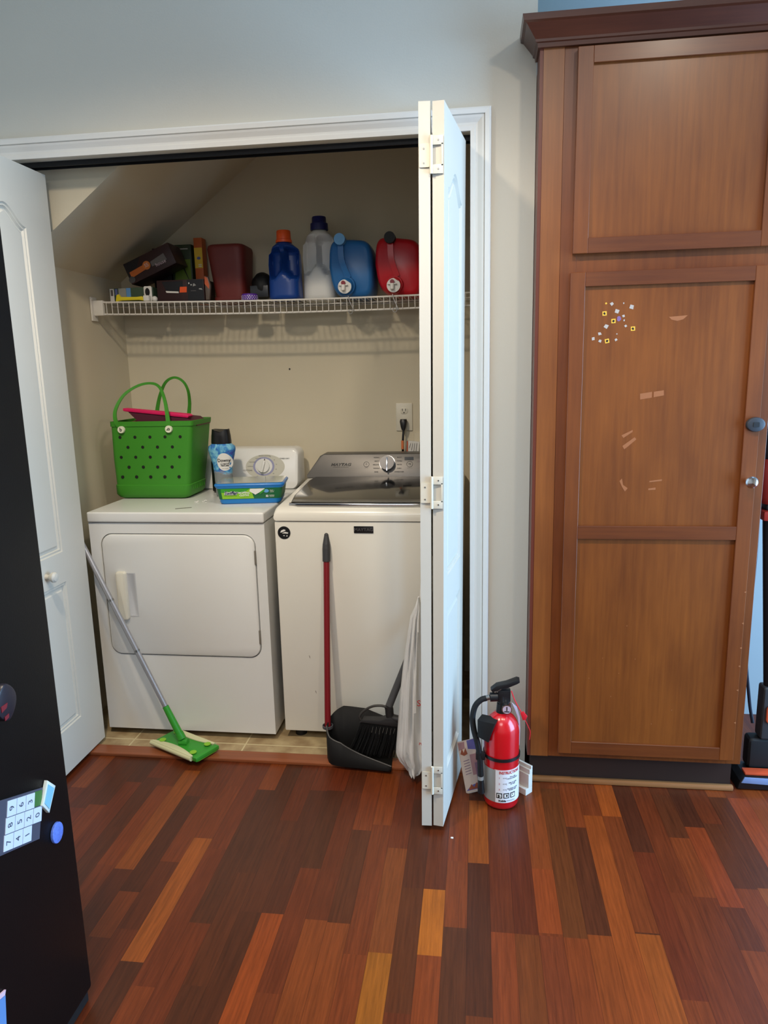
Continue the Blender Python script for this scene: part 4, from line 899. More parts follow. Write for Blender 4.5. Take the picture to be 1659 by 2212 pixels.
wt = thing('wipes_tub', 'blue tub of wet mopping cloths with green wrap and clear lid', 'tub', (-.868, .365, .8936), (0, 0, R(9)))
b = nb(); rings = []
for z, ex, ey in ((.0006, .112, .068), (.006, .116, .072), (.060, .124, .079), (.066, .130, .084), (.070, .131, .085)): rings.append([b.verts.new((x, y, z)) for x, y in rrect(-ex, ex, -ey, ey, .016, 5)])
for ra, rb in zip(rings, rings[1:]):
    for i in range(len(ra)): b.faces.new((ra[i], ra[(i+1) % len(ra)], rb[(i+1) % len(ra)], rb[i]))
b.faces.new(rings[0]); b.faces.new(rings[-1]); obj('tub', b, BLUEP, wt, world=False, sm=50)
def side(xa, xb, za, zb, m, nm, yo=.0008):
    b = nb(); f = lambda z: -(.072+(z-.006)*.007/.054)-yo
    vs = [b.verts.new(p) for p in ((xa, f(za), za), (xb, f(za), za), (xb if nm != 'wrap' else xb, f(zb), zb), (xa, f(zb), zb))]; b.faces.new(vs); return obj(nm, b, m, wt, world=False)
b = nb(); rings = []
for z, ex, ey in ((.020, .1190, .0750), (.062, .1257, .0806)): rings.append([b.verts.new((x, y, z)) for x, y in rrect(-ex, ex, -ey, ey, .016, 5)])
for i in range(len(rings[0])): b.faces.new((rings[0][i], rings[0][(i+1) % len(rings[0])], rings[1][(i+1) % len(rings[0])], rings[1][i]))
wr = obj('wrap', b, DGRN, wt, world=False); WM[wr.name] = WM[wt.name]
def wp(pts, m, nm, off=.0016):
    b = nb(); f = lambda z: -(.0750+(z-.020)*.0056/.042)-off
    vs = [b.verts.new((x, f(z), z)) for x, z in pts]; b.faces.new(vs); return obj(nm, b, m, wr, world=False)
wp([(-.104, .0215), (.016, .0215), (.004, .061), (-.108, .061)], LIME, 'print'); wp([(-.108, .046), (-.02, .046), (.003, .061), (-.108, .061)], GRN, 'print', .0019)
wp([(.004, .060), (.060, .060), (.040, .046), (.022, .036), (.0, .050)], PAPER, 'print', .0020); wp([(.040, .046), (.060, .060), (.058, .050), (.038, .036)], GRN, 'print', .0024)
wp([(.064+.010*math.cos(a), .050+.007*math.sin(a)) for a in [2*math.pi*k/16 for k in range(16)]], M('sky_print', (150, 196, 220), .5) if 'sky_print' not in _m else LBLUE, 'print', .0020)
wtx = lambda s, x, z, sz, m, **k: text(s, sz, WM[wt.name] @ Matrix.Translation((x, -.0822-(z-.04)*.13+.0008, z)) @ Matrix.Rotation(R(90), 4, 'X') @ Matrix.Rotation(-.13, 4, 'X'), m, wr, **k)
wtx('Swiffer', -.070, .044, .019, PAPER, bold=.0016, shear=.2, wid=.95); 
text('Swiffer', .019, WM[wt.name] @ Matrix.Translation((-.070, -.0832, .044)) @ Matrix.Rotation(R(90), 4, 'X') @ Matrix.Rotation(-.13, 4, 'X'), INKB if False else M('ink_navy', (18, 34, 84), .5), wr, shear=.2, wid=.95, bold=.0004)
wtx('WET\nMOPPING\nCLOTHS', -.020, .044, .0095, PAPER, bold=.0002); wtx('32', .066, .030, .010, PAPER, bold=.0004); wtx('MOPPING\nCLOTHS', .084, .030, .0045, PAPER); wtx('TRAP +\nLOCK', .086, .049, .0055, PAPER)
b = nb(); rings = []
for z, ex, ey in ((.0708, .133, .087), (.074, .134, .088), (.078, .133, .087), (.081, .128, .082)): rings.append([b.verts.new((x, y, z)) for x, y in rrect(-ex, ex, -ey, ey, .018, 5)])
for ra, rb in zip(rings, rings[1:]):
    for i in range(len(ra)): b.faces.new((ra[i], ra[(i+1) % len(ra)], rb[(i+1) % len(ra)], rb[i]))
b.faces.new(rings[0]); b.faces.new(rings[-1]); ldd = obj('lid', b, LBLUE if False else M('lid_rim_blue', (44, 120, 196), .25), wt, world=False, sm=50); WM[ldd.name] = WM[wt.name]
b = nb(); prism(b, rrect(-.126, .126, -.080, .080, .014, 4), 0, .0015); b.transform(Matrix(((1, 0, 0, 0), (0, 0, 1, 0), (0, 1, 0, .0812), (0, 0, 0, 1)))); obj('lid_window', b, M('lid_clear_film', (142, 146, 124), .18, coat=.5), ldd, world=False)
# bits lying on the dryer
for i, (x, y, a, lab) in enumerate(((-1.086, .322, 20, 'small crumpled clear clip on the dryer top, the left one'), (-1.052, .336, 75, 'small crumpled clear clip on the dryer top, nearer the bead bottle'))):
    b = nb(); tube(b, [(x+.010*math.cos(R(a)+t*.5), y+.008*math.sin(R(a)+t*.9), .8960+.002*math.sin(t*2)) for t in [k*.4 for k in range(9)]], .0016, 6); solo('plastic_clip', b, WHITEP, lab, 'clip', 'clips on the dryer top')

# ================================================================== FLAT MOP
mo = thing('flat_mop', 'flat floor mop with lime green head leaning beside the dryer', 'mop', (-1.07, .02, .012))
MH = mat4((-1.075, .022, .016), (0, R(0), R(-27)))
def mh(b): b.transform(MH); return b
hl = rrect(-.122, .122, -.052, .052, .012, 4)
b = nb(); prism(b, hl, -.014, -.004, .003); b.transform(Matrix(((1, 0, 0, 0), (0, 0, 1, 0), (0, -1, 0, 0), (0, 0, 0, 1)))); obj('pad', mh(b), LIME, mo)
b = nb(); prism(b, rrect(-.116, .116, -.046, .046, .012, 4), -.0195, -.0145, .002); b.transform(Matrix(((1, 0, 0, 0), (0, 0, 1, 0), (0, -1, 0, 0), (0, 0, 0, 1)))); obj('head_plate', mh(b), GRN, mo)
CL = M('cleaning_cloth', (206, 204, 160), .8)
for s in (-1, 1):
    b = nb(); pts = []
    poly = [(-.124, s*.058), (.099, s*.058)]+[(.099-.218*k/10, s*(.049-.018*math.sin(math.pi*k/10))) for k in range(11)]
    if s < 0: poly = poly[::-1]
    prism(b, poly, -.0235, -.0198, .001); b.transform(Matrix(((1, 0, 0, 0), (0, 0, 1, 0), (0, -1, 0, 0), (0, 0, 0, 1))))
    cyl(b, (-.124, s*.056, .013), (.099, s*.056, .013), .0088, seg=14); obj('cloth', mh(b), CL, mo)
b = nb(); box(b, .1005, .1235, -.055, .055, .0052, .0215, .004); obj('end_cap', mh(b), GRN, mo)
b = nb()
for sx in (-1, 1):
    for sy in (-1, 1): cyl(b, (sx*.084, sy*.034, .0240), (sx*.084, sy*.034, .0262), .0125, seg=18)
obj('cloth_grip', mh(b), LIME, mo)
pr0 = Vector((-1.078, .018, .042)); pT = pr0+(Vector((-1.435, .100, .752))-pr0)*1.22
d = (pT-pr0)
b = nb(); cyl(b, pr0+Vector((-.016, 0, 0)), pr0+Vector((.016, 0, 0)), .014, seg=16); box(b, pr0.x-.012, pr0.x+.012, pr0.y-.012, pr0.y+.012, .0362, .052, .003); obj('joint', b, GRN, mo)
b = nb(); cyl(b, pr0+d*.015, pr0+d*.04, .016, .0155, 18); cyl(b, pr0+d*.04, pr0+d*.154, .0135, .0115, 18); obj('neck', b, GRN, mo)
ALU = M('mop_pole_grey', (168, 166, 168), .35, metal=.55)
for a, e in ((.155, .390), (.393, .607), (.610, 1.0)): b = nb(); cyl(b, pr0+d*a, pr0+d*e, .0098, seg=18); obj('pole_section', b, ALU, mo)
for a in (.3915, .6085): obj('pole_joint', cyl(nb(), pr0+d*(a-.004), pr0+d*(a+.004), .0106, seg=18), STEEL, mo)

# ================================================================== DUSTPAN AND BROOM
dp = thing('dustpan', 'black upright dustpan with a red pole leaning on the washer', 'dustpan', (-.42, .02, .001), group=None)
# plan outline in local x (width, along the opening), y depth; opening faces right-front
b = nb(); Z0 = .013
xa, xb_ = -.535, -.285
pts_f = [(-.530, .006), (-.512, -.030), (-.470, -.046), (-.40, -.052), (-.290, -.064)]          # front wall, floor line
pts_b = [(-.530, .006), (-.520, .060), (-.480, .085), (-.40, .086), (-.300, .082)]
def wallstrip(b, pts, top, th=.0035, lean=.0):
    vo = []
    for (x, y), zt in zip(pts, top): vo.append([b.verts.new((x, y, Z0)), b.verts.new((x, y-lean, zt))])
    for a_, c_ in zip(vo, vo[1:]): b.faces.new((a_[0], c_[0], c_[1], a_[1]))
sf = spline([(x, y, 0) for x, y in pts_f], 6); sbk = spline([(x, y, 0) for x, y in pts_b], 6)
def tf_(i, n, vals):
    t = i/(n-1)*(len(vals)-1); k = min(len(vals)-2, int(t)); return vals[k]+(vals[k+1]-vals[k])*(t-k)
vf = []
for L_, vals in ((sf, (.124, .100, .088, .052, .018)), (sbk, (.124, .140, .165, .158, .120))):
    row = []
    for i, p in enumerate(L_):
        row.append((b.verts.new((p.x, p.y, Z0)), b.verts.new((p.x, p.y, Z0+tf_(i, len(L_), vals)))))
    for a_, c_ in zip(row, row[1:]): b.faces.new((a_[0], c_[0], c_[1], a_[1]))
    vf.append(row)
fl = [r_[0].co.copy() for r_ in vf[0]]+[r_[0].co.copy() for r_ in vf[1]][::-1]
b.faces.new([b.verts.new(c) for c in fl[:-1]])
bmesh.ops.remove_doubles(b, verts=b.verts, dist=.0005)
DPM = M('dustpan_black', (19, 18, 18), .65, spec=.3, vary=.15, scale=30)
po = obj('pan', b, DPM, dp, sm=50); md = po.modifiers.new('thick', 'SOLIDIFY'); md.thickness = .0035; md.offset = 0
b = nb(); ps = [(p.x, p.y, Z0+tf_(i, len(sf), (.124, .100, .088, .052, .018))+.001) for i, p in enumerate(sf)]; tube(b, ps, .0026, 8); obj('rim', b, M('rim_grey', (76, 74, 72), .45), dp)
b = nb(); lathe(b, [(.019, 0), (.0195, .010), (.017, .0105), (.017, 0)], (-.531, .031, Z0+.105), 24)
obj('collar', b, GREYP, dp)
b = nb(); cyl(b, (-.5313, .030, Z0+.098), (-.5335, .134, .735), .0112, .0112, 20); obj('pole', b, POLER, dp)
pA = Vector((-.531, .018, Z0+.02)); pB = Vector((-.5335, .134, .735)); u_ = (pB-pA).normalized()
b = nb(); cyl(b, pA+u_*.690, pA+u_*.735, .0142, .0146, 20); cyl(b, pA+u_*.735, pA+u_*.752, .0146, .0135, 20); cyl(b, pA+u_*.752, pA+u_*.785, .0135, .0075, 20); ball(b, pA+u_*.785, .0078, seg=16); 
obj('grip', b, M('grip_grey', (58, 58, 60), .5), dp)
br = thing('broom', 'black angled broom with grey handle standing in the dustpan', 'broom', (-.33, .01, .02))
bA = Vector((-.305, .030, .212)); bB = Vector((-.150, .118, .600)); bu = (bB-bA).normalized()
b = nb(); cyl(b, bA+bu*.0, bB, .0135, .0115, 20); obj('handle', b, M('handle_grey', (74, 74, 76), .45), br)
b = nb(); tube(b, spline([(-.268, .030, .160), (-.30, .030, .170), (-.305, .030, .200), (-.308, .030, .213)], 6), .015, 14); 
prism(b, [(-.412, .150), (-.268, .138), (-.268, .152), (-.284, .162), (-.30, .176), (-.316, .170), (-.34, .162), (-.40, .162)], .014, .046, .004); obj('head', b, M('broom_head', (40, 39, 40), .5), br)
b = nb(); tube(b, spline([(-.408, .030, .154), (-.412, .030, .168), (-.396, .030, .190), (-.365, .030, .208), (-.335, .030, .212), (-.312, .030, .207)], 7), .0045, 10); obj('bumper_loop', b, M('loop_grey', (58, 56, 54), .5), br)
b = nb(); random.seed(9)
for i in range(42):
    for j in range(5):
        t = i/41; x = -.408+.138*t; y = .018+.006*j; z1 = .148-.010*t
        xb2 = -.452+.160*t+random.uniform(-.006, .006); zb = .040-.016*t+random.uniform(0, .012); yb2 = y-.022+random.uniform(-.006, .006)
        tube(b, [(x, y, z1), ((x+xb2)/2+.003, (y+yb2)/2+.002, (z1+zb)/2), (xb2, yb2, zb)], [.0022, .0018, .0010], 4)
obj('bristles', b, BLKSAT, br, sm=None)
b = nb()
for i in range(7): x = -.362+.013*i; tube(b, [(x, .0125, .139-.0008*i), (x-.005, .0085, .118-.003*(i % 3))], .0006, 4)
obj('split_bristle', b, M('bristle_tip', (120, 116, 110), .5), br)

# ================================================================== WHITE CARRIER BAG ON THE FOLDING DOOR
cbg = thing('carrier_bag', 'limp white plastic carrier bag hanging from the folded door', 'plastic bag', (-.22, -.10, .03))
b = nb(); rows = []
outl = [(.655, -.188, -.184), (.62, -.198, -.178), (.585, -.214, -.175), (.54, -.222, -.174), (.48, -.232, -.172), (.41, -.242, -.170), (.34, -.250, -.169), (.26, -.257, -.168), (.18, -.264, -.166), (.12, -.270, -.163), (.095, -.272, -.160), (.072, -.262, -.160), (.050, -.246, -.164), (.030, -.236, -.176), (.022, -.222, -.192)]
N = 26; random.seed(3)
for i, (z, xl, xr) in enumerate(outl):
    fr = []; bk = []
    for k in range(N):
        t = k/(N-1); x = xl+(xr-xl)*t; e = math.sin(math.pi*t)**.6; amp = min(1, i/4)
        f = .010*math.sin(7*t*math.pi+i*.45)*amp+.006*math.sin(13*t*math.pi-i*.8)*amp
        y = -.075-(.012+.030*min(1, i/9))*e*(1 if i < 12 else .8)+f*e
        fr.append(b.verts.new((x, y, z+.004*math.sin(9*t+i)*amp))); bk.append(b.verts.new((x, -.070+.016*e*amp, z+.004*math.sin(9*t+i)*amp)))
    rows.append(fr+bk[::-1])
n = len(rows[0])
for ra, rb in zip(rows, rows[1:]):
    for i in range(n): b.faces.new((ra[i], ra[(i+1) % n], rb[(i+1) % n], rb[i]))
b.faces.new(rows[0]); b.faces.new(rows[-1]); bgo = obj('bag', b, BAGP, cbg, sm=80); WM[bgo.name] = WM[cbg.name]
b = nb(); tube(b, spline([(-.176, -.074, .652), (-.172, -.068, .70), (-.168, -.052, .735)], 5), 0, flat=(.003, .014, (0, 1, 0))); obj('handle_loop', b, BAGP, cbg)
text('S', .030, frame((-.185, -.1335, .306)), PINKRED, bgo); text('PLEASE', .013, frame((-.166, -.137, .161), (1, 0, -.12)), PINKRED, bgo, bold=.0003)

# ================================================================== FIRE EXTINGUISHER
fe = thing('fire_extinguisher', 'red fire extinguisher with black hose standing by the cabinet', 'fire extinguisher', (.083, -.185, .001))
ex, ey = .083, -.185; er = .0555
obj('cylinder', lathe(nb(), [(.046, 0), (.052, .004), (er, .012), (er, .255), (.0535, .270), (.048, .285), (.039, .299), (.027, .310), (.018, .315)], (ex, ey, .001), 48), EXTR, fe, sm=60)
def wrap_patch(a0, a1, z0, z1, rr, m, nm, par, seg=20):
    b = nb(); ra = []; 
    for k in range(seg+1):
        a = R(a0+(a1-a0)*k/seg); ra.append((b.verts.new((ex+rr*math.cos(a), ey+rr*math.sin(a), z0)), b.verts.new((ex+rr*math.cos(a), ey+rr*math.sin(a), z1))))
    for p_, q_ in zip(ra, ra[1:]): b.faces.new((p_[0], q_[0], q_[1], p_[1]))
    o = obj(nm, b, m, par); WM[o.name] = WM[fe.name]; return o
lbw = wrap_patch(249, 375, .030, .142, er+.0008, M('label_white', (222, 220, 222), .4, vary=.02), 'instruction_label', fe); wrap_patch(160, 248.5, .030, .142, er+.0008, SILVER, 'data_label', fe)
wrap_patch(246, 376, .1421, .1442, er+.0009, M('label_pink', (226, 150, 150), .4), 'label_edge', lbw)
def bend(a_c, zc, rr):
    return lambda c: (ex+rr*math.cos(R(a_c)+c.x/rr), ey+rr*math.sin(R(a_c)+c.x/rr), zc+c.y)
RT = er+.0014
text('INSTRUCTIONS', .0135, None, PINKRED, lbw, bend=bend(298, .134, RT), wid=.78, bold=.0004)
for i, (z, s) in enumerate(((.116, 'PULL PIN\nHOLD UPRIGHT'), (.096, 'AIM AT BASE\nOF FIRE'), (.076, 'SQUEEZE LEVER\nSWEEP SIDE'))):
    text(s, .0056, None, INK, lbw, bend=bend(308, z, RT), bold=.0001); text(str(i+1), .009, None, PINKRED, lbw, bend=bend(262, z, RT)); text('<=(', .009, None, INKG, lbw, bend=bend(280, z, RT))
for i, (a, s) in enumerate(((262, 'A'), (285, 'B'), (308, 'C'))):
    w = 11; pt = wrap_patch(a-w*.85, a+w*.85, .046, .064, RT-.0002, INK, 'pictogram', lbw, 4)
    wrap_patch(a-w*.6, a+w*.6, .049, .061, RT+.0002, PAPER, 'pictogram', lbw, 4); wrap_patch(a-w*(.35, .1, .3)[i], a+w*(.05, .35, .0)[i], .049+.003*i, .059, RT+.0006, INK, 'pictogram', lbw, 3); wrap_patch(a+w*.12, a+w*.3, .052, .056-.002*i, RT+.0006, INK, 'pictogram', lbw, 2)
text('Kidde', .010, None, INK, lbw, bend=bend(272, .037, RT), bold=.0004); wrap_patch(286, 318, .0355, .0365, RT, INKG, 'print_line', lbw, 8); wrap_patch(286, 312, .0380, .0390, RT, INKG, 'print_line', lbw, 8)
# strap and bracket
b = nb(); tube(b, [(ex+(er+.0022)*math.cos(2*math.pi*k/40), ey+(er+.0022)*math.sin(2*math.pi*k/40), .176) for k in range(40)], 0, close=True, flat=(.010, .0028, (0, 0, 1))); obj('retaining_strap', b, BLACK, fe)
b = nb(); prism(b, [(.024, .246), (.060, .234), (.064, .250), (.082, .303), (.024, .303)], ey-.064, ey-.020, .002)
b.transform(Matrix.Translation((ex, ey, 0)) @ Matrix.Rotation(R(-20), 4, 'Z') @ Matrix.Translation((-ex, -ey, 0))); obj('bracket_cover', b, BLKSAT, fe)
b = nb(); cyl(b, (ex, ey, .314), (ex, ey, .345), .019, .016, 24); cyl(b, (ex, ey, .343), (ex, ey, .372), .014, .013, 20); box(b, ex-.014, ex+.026, ey-.012, ey+.012, .352, .392, .004); obj('valve', b, BLACK, fe)
b = nb(); prism(b, [(ex-.030, .384), (ex-.036, .392), (ex-.018, .408), (ex+.012, .416), (ex+.044, .430), (ex+.053, .428), (ex+.054, .420), (ex+.045, .414), (ex+.012, .398), (ex-.020, .388)], ey-.014, ey+.012, .003); obj('lever', b, BLACK, fe)
b = nb(); prism(b, [(ex-.024, .386), (ex-.004, .399), (ex-.003, .397), (ex-.023, .384)], ey-.0158, ey-.0145); obj('lever_edge', b, STEEL, fe)
b = nb(); cyl(b, (ex+.014, ey-.010, .340), (ex+.014, ey-.032, .338), .016, seg=28); ga = obj('gauge', b, CHROME, fe); WM[ga.name] = WM[fe.name]
b = nb(); cyl(b, (ex+.014, ey-.0322, .338), (ex+.014, ey-.0332, .338), .0128, seg=28); obj('gauge_face', b, M('gauge_face_mauve', (190, 168, 178), .25), ga)
b = nb(); box(b, ex+.0125, ex+.0155, ey-.0338, ey-.0334, .334, .348); box(b, ex+.006, ex+.022, ey-.0338, ey-.0334, .330, .333); obj('gauge_needle', b, INK, ga)
b = nb(); cyl(b, (ex-.014, ey-.004, .367), (ex-.038, ey-.006, .366), .0145, seg=14); obj('hose_nut', b, BLACK, fe)
b = nb(); cyl(b, (ex-.038, ey-.006, .366), (ex-.050, ey-.006, .362), .0085, .008, 18); obj('hose_ferrule', b, STEEL, fe)
b = nb(); tube(b, spline([(ex-.049, ey-.006, .362), (ex-.066, ey-.008, .356), (ex-.084, ey-.012, .336), (ex-.092, ey-.016, .300), (ex-.088, ey-.022, .260), (ex-.076, ey-.028, .215), (ex-.069, ey-.032, .170), (ex-.067, ey-.034, .125), (ex-.066, ey-.034, .108)], 7), .0092, 14); obj('hose', b, BLKSAT, fe)
b = nb(); cyl(b, (ex-.066, ey-.034, .108), (ex-.066, ey-.034, .096), .0098, seg=16); obj('hose_band', b, M('band_grey', (150, 146, 140), .4), fe)
b = nb(); cyl(b, (ex-.066, ey-.034, .096), (ex-.064, ey-.034, .050), .0095, .0115, 16); obj('nozzle', b, BLACK, fe)
b = nb(); box(b, ex-.082, ex-.052, ey-.040, ey-.022, .165, .190, .004); obj('hose_clip', b, BLACK, fe)
b = nb(); tube(b, spline([(ex+.028, ey-.012, .392), (ex+.040, ey-.016, .360), (ex+.056, ey-.018, .330), (ex+.066, ey-.018, .315)], 6), .0018, 8); tube(b, spline([(ex+.070, ey-.018, .302), (ex+.082, ey-.018, .275), (ex+.088, ey-.018, .258), (ex+.086, ey-.018, .232)], 6), .0012, 8)
prism(b, [(ex+.056, .322), (ex+.066, .328), (ex+.078, .312), (ex+.074, .300), (ex+.064, .298)], ey-.021, ey-.017, .001); obj('safety_seal', b, M('seal_red', (206, 34, 46), .4), fe)
b = nb(); prism(b, spl := [(ex+.030, .350), (ex+.046, .335), (ex+.056, .30), (ex+.0575, .26), (ex+.0565, .205), (ex+.0545, .205), (ex+.054, .26), (ex+.050, .298), (ex+.040, .328)], ey-.006, ey-.004); obj('inspection_tag', b, M('tag_lilac', (196, 188, 208), .5), fe)

# picture flyer leaning behind the extinguisher
fy = thing('flyer', 'printed flyer leaning against the casing behind the extinguisher hose', 'flyer', (-.004, -.148, .001), (R(-9), R(-8), R(24)))
fy.rotation_euler = (R(-10), R(-8), R(16)); WM[fy.name] = mat4(fy.location, fy.rotation_euler)
b = nb(); prism(b, [(-.026, .006), (.045, .002), (.045, .180), (-.026, .180)], -.001, .0008); fo = obj('card', b, M('flyer_cream', (214, 198, 184), .5), fy, world=False); WM[fo.name] = WM[fy.name]
def fprint(pts, m, o_=.0016): obj('print', prism(nb(), pts, -o_, -o_+.0004), m, fo, world=False)
FP = M('flyer_plum', (136, 110, 130), .5); FB = M('flyer_blue', (106, 104, 164), .5); FBR = M('flyer_brown', (150, 84, 60), .5); FM_ = M('flyer_mauve', (170, 132, 134), .5)
fprint([(.006, .150), (.044, .140), (.044, .179), (.006, .179)], FB); fprint([(-.024, .150), (-.004, .154), (-.002, .176), (-.024, .176)], FM_); fprint([(-.022, .138), (-.014, .156), (-.010, .140), (-.002, .156), (.002, .134), (-.010, .130)], FBR, .002)
fprint([(.008, .06), (.030, .06), (.032, .130), (.008, .130)], FM_); fprint([(.020, .04), (.043, .04), (.043, .10), (.020, .10)], FP, .002); fprint([(-.024, .012), (-.004, .028), (.02, .032), (.02, .012)], FB, .0018); fprint([(-.014, .018), (-.004, .032), (.004, .020), (.014, .034), (.026, .022), (.04, .026), (.04, .014), (-.014, .014)], FBR, .0022)
for i in range(6): fprint([(-.016, .066+.009*i), (.004, .068+.009*i), (.004, .070+.009*i), (-.016, .068+.009*i)], FP, .002)
b = nb(); box(b, -.022, .030, .002, .020, .0008, .006, .001); obj('folded_foot', b, PAPER, fy, world=False)
b = nb(); box(b, -.073, -.065, -.392, -.386, .0004, .003, .001); solo('paper_crumb', b, PAPER, 'tiny white crumb on the hardwood in front of the folded door', 'crumb')

# ================================================================== FRIDGE AND ITS MAGNETS
fr = thing('refrigerator', 'tall black refrigerator at the left edge, magnets on its side', 'refrigerator', (-1.22, -1.42, 0))
b = nb(); box(b, -1.60, -.862, -1.80, -1.030, .030, 1.76, .006, 2); obj('cabinet', b, FRG, fr, sm=50)
b = nb(); box(b, -1.56, -.868, -1.76, -1.040, .002, .029); obj('base', b, BLKSAT, fr)
b = nb(); box(b, -1.60, -.862, -1.875, -1.806, .075, 1.76, .012, 3); do_ = obj('door', b, FRG, fr, sm=50); WM[do_.name] = WM[fr.name]
b = nb(); tube(b, spline([(-.93, -1.877, .62), (-.93, -1.925, .66), (-.93, -1.925, 1.30), (-.93, -1.877, 1.34)], 5), .012, 12); obj('handle', b, BLACK, do_)
XF = -.8615
def sidepoly(pts, x0, x1, edge=0):
    """outline (y, z) on the fridge side, thickness from x0 out to x1"""
    b = nb(); prism(b, [(-y, z) for y, z in pts], -x1, -x0, edge)
    b.transform(Matrix(((0, -1, 0, 0), (-1, 0, 0, 0), (0, 0, 1, 0), (0, 0, 0, 1)))); return b
def smag(t, nm, pts, x0, x1, m, edge=0, **k):
    o = obj(nm, sidepoly(pts, XF+x0, XF+x1, edge), m, t, **k); WM[o.name] = WM[t.name]; return o
kc = thing('number_magnet', 'grey magnetic card of white number tiles on the fridge side', 'magnet', (XF, -1.21, .56))
# card axes measured on the fridge side: a = towards the tile columns' left, b = up the columns
def ky(a, c):  # a: 0..1 along rows from near edge to far, c: 0..1 up; tilted card
    return (-1.258+.112*a+.026*c, .534-.046*a+.0935*c)
def quad(a0, c0, a1, c1): return [ky(a0, c0), ky(a1, c0), ky(a1, c1), ky(a0, c1)]
smag(kc, 'card', [ky(-.9, -.02), ky(1.0, 0), ky(1.02, 1.02), ky(-.9, 1.02)], .0005, .0022, M('card_grey', (70, 72, 86), .5))
Lt = [[('7', 0, 0), ('4', 1, 0), ('1', 2, 0)], [('8', 0, 1), ('5', 1, 1), ('2', 2, 1), ('0', 3, 1)], [('9', 0, 2), ('6', 1, 2), ('3', 2, 2)]]
for row in Lt:
    for s_, i, j in row:
        a0 = .06+.235*i+.02*j; c0 = .04+.315*j
        ti = smag(kc, 'tile', quad(a0, c0, a0+.225, c0+.30), .0024, .0036, M('tile_white', (206, 214, 232), .4))
        y_, z_ = ky(a0+.112, c0+.15); text(s_, .019, frame((XF+.0040, y_, z_), (0, -.11, .99) if False else (.0, .24, .97), (0, -.92, .38)), M('tile_ink', (70, 74, 86), .5), ti)
smag(kc, 'green_patch', quad(.80, .68, 1.0, .98), .0024, .0032, M('patch_green', (60, 110, 50), .5))
dm = thing('diamond_magnet', 'pale blue diamond-shaped magnet above the round one on the fridge', 'magnet', (XF, -1.108, .557)); smag(dm, 'rim', [(-1.107, .592), (-1.084, .566), (-1.114, .524), (-1.132, .552)], .0005, .008, M('magnet_cream', (206, 214, 206), .4), .001); smag(dm, 'face', [(-1.108, .584), (-1.091, .565), (-1.114, .533), (-1.126, .553)], .0082, .0092, M('magnet_sky', (128, 186, 212), .35))
rm = thing('round_magnet', 'round glittery blue magnet low on the fridge side', 'magnet', (XF, -1.091, .463))
smag(rm, 'disc', [(-1.091+.019*math.cos(a), .463+.022*math.sin(a)) for a in [2*math.pi*k/30 for k in range(30)]], .0005, .006, M('glitter_blue', (96, 124, 206), .3, vary=.45, scale=260), .002)
cm = thing('dark_clip_magnet', 'dark rounded clip magnet with red spots at the picture edge', 'magnet', (XF, -1.19, .81))
smag(cm, 'body', [(-1.198+.024*math.cos(a)*(1+.18*math.cos(2*a)), .806+.036*math.sin(a)) for a in [2*math.pi*k/30 for k in range(30)]], .0005, .012, M('clip_dark', (34, 32, 40), .35), .004)
smag(cm, 'red_spot', [(-1.218, .806), (-1.200, .806), (-1.204, .798), (-1.218, .795)], .0122, .0135, M('clip_red', (112, 26, 36), .5)); smag(cm, 'red_spot', [(-1.212, .784), (-1.200, .785), (-1.201, .778), (-1.212, .776)], .0122, .0135, M('clip_red', (112, 26, 36), .5))
bc_ = thing('photo_magnet', 'blue magnet card with pink edge in the lower left corner', 'magnet', (XF, -1.33, .26)); smag(bc_, 'card', [(-1.38, .225), (-1.306, .200), (-1.296, .272), (-1.37, .295)], .0005, .003, M('card_blue', (96, 140, 196), .45)); smag(bc_, 'edge', [(-1.372, .297), (-1.298, .274), (-1.294, .282), (-1.368, .303)], .0005, .004, M('card_pink', (222, 190, 204), .45))

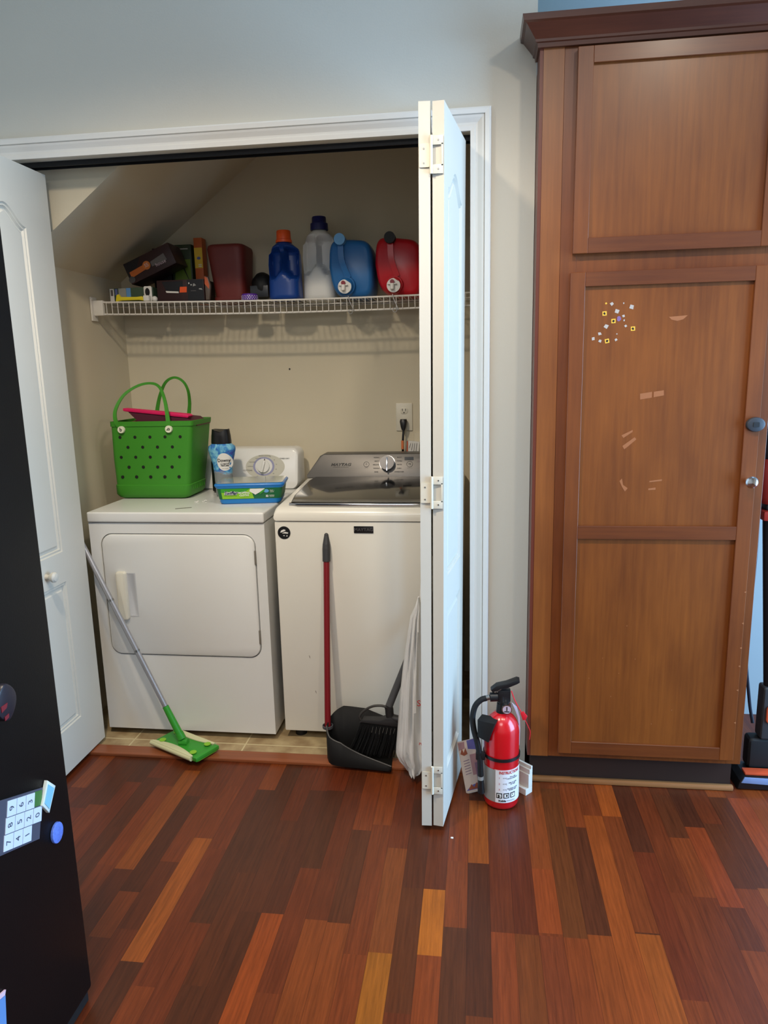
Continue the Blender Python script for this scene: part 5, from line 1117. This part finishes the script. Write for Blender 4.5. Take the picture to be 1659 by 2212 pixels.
# ================================================================== STICK VACUUM (partly out of frame)
va = thing('stick_vacuum', 'black and orange stick vacuum standing right of the cabinet', 'vacuum', (.99, -.02, .001))
b = nb(); prism(b, [(.856, .004), (1.14, .004), (1.14, .050), (.88, .050), (.862, .036)], -.055, .045, .008); obj('floor_head', b, BLACK, va)
b = nb(); prism(b, [(.866, .030), (1.13, .020), (1.13, .045), (.875, .050)], -.0585, -.0552, .001); obj('head_window', b, M('window_blue', (120, 140, 180), .15), va)
b = nb(); box(b, .880, 1.13, -.045, -.010, .0505, .060, .004); obj('head_band', b, M('vac_orange', (196, 78, 44), .4), va)
b = nb(); box(b, .90, 1.02, -.005, .05, .051, .16, .016, 3); obj('swivel', b, BLKSAT, va)
b = nb(); box(b, .930, .985, -.012, .040, .162, .345, .010, 3); obj('neck', b, GREYP if False else M('vac_charcoal', (48, 48, 50), .5), va)
b = nb(); prism(b, rrect(.942, .974, .222, .285, .014, 4), -.018, -.0125, .002); obj('pedal', b, M('vac_orange', (196, 78, 44), .4), va)
b = nb(); cyl(b, (.957, .014, .346), (.918, .030, .90), .020, .020, 24); obj('tube', b, BLACK, va)
b = nb(); box(b, .882, .960, -.02, .07, .90, .93, .006); obj('clamp', b, M('vac_red', (150, 40, 32), .35), va)
b = nb(); loft(b, [(.925, .03, .9505, .042, .045, 3), (.922, .03, .97, .050, .05, 3), (.915, .03, 1.06, .050, .05, 3), (.912, .03, 1.09, .036, .04, 3)], 28); obj('dust_cup', b, M('vac_red', (150, 40, 32), .35), va)
b = nb(); box(b, .895, .955, .0, .06, .9305, .950, .004); obj('collar', b, BLACK, va)
b = nb(); loft(b, [(.912, .03, 1.0905, .034, .036, 2.4), (.908, .03, 1.14, .040, .04, 2.4), (.905, .03, 1.19, .030, .036, 2.4)], 28); obj('motor_housing', b, BLACK, va)
b = nb(); tube(b, spline([(.905, .085, .94), (.912, .10, .70), (.905, .10, .45), (.925, .09, .26), (.935, .07, .18)], 8), .0055, 10); obj('hose', b, M('vac_cord', (30, 34, 48), .45), va)
cg = thing('crevice_wand', 'thin black vacuum wand leaning behind the stick vacuum', 'wand', (.92, .16, .001)); b = nb(); cyl(b, (.915, .16, .03), (.895, .17, .85), .011, .011, 18); obj('wand', b, BLACK, cg); b = nb(); cyl(b, (.915, .16, .001), (.915, .16, .030), .017, .013, 18); obj('foot', b, BLACK, cg)

for m in bpy.data.meshes:
    if m.users == 0: bpy.data.meshes.remove(m)
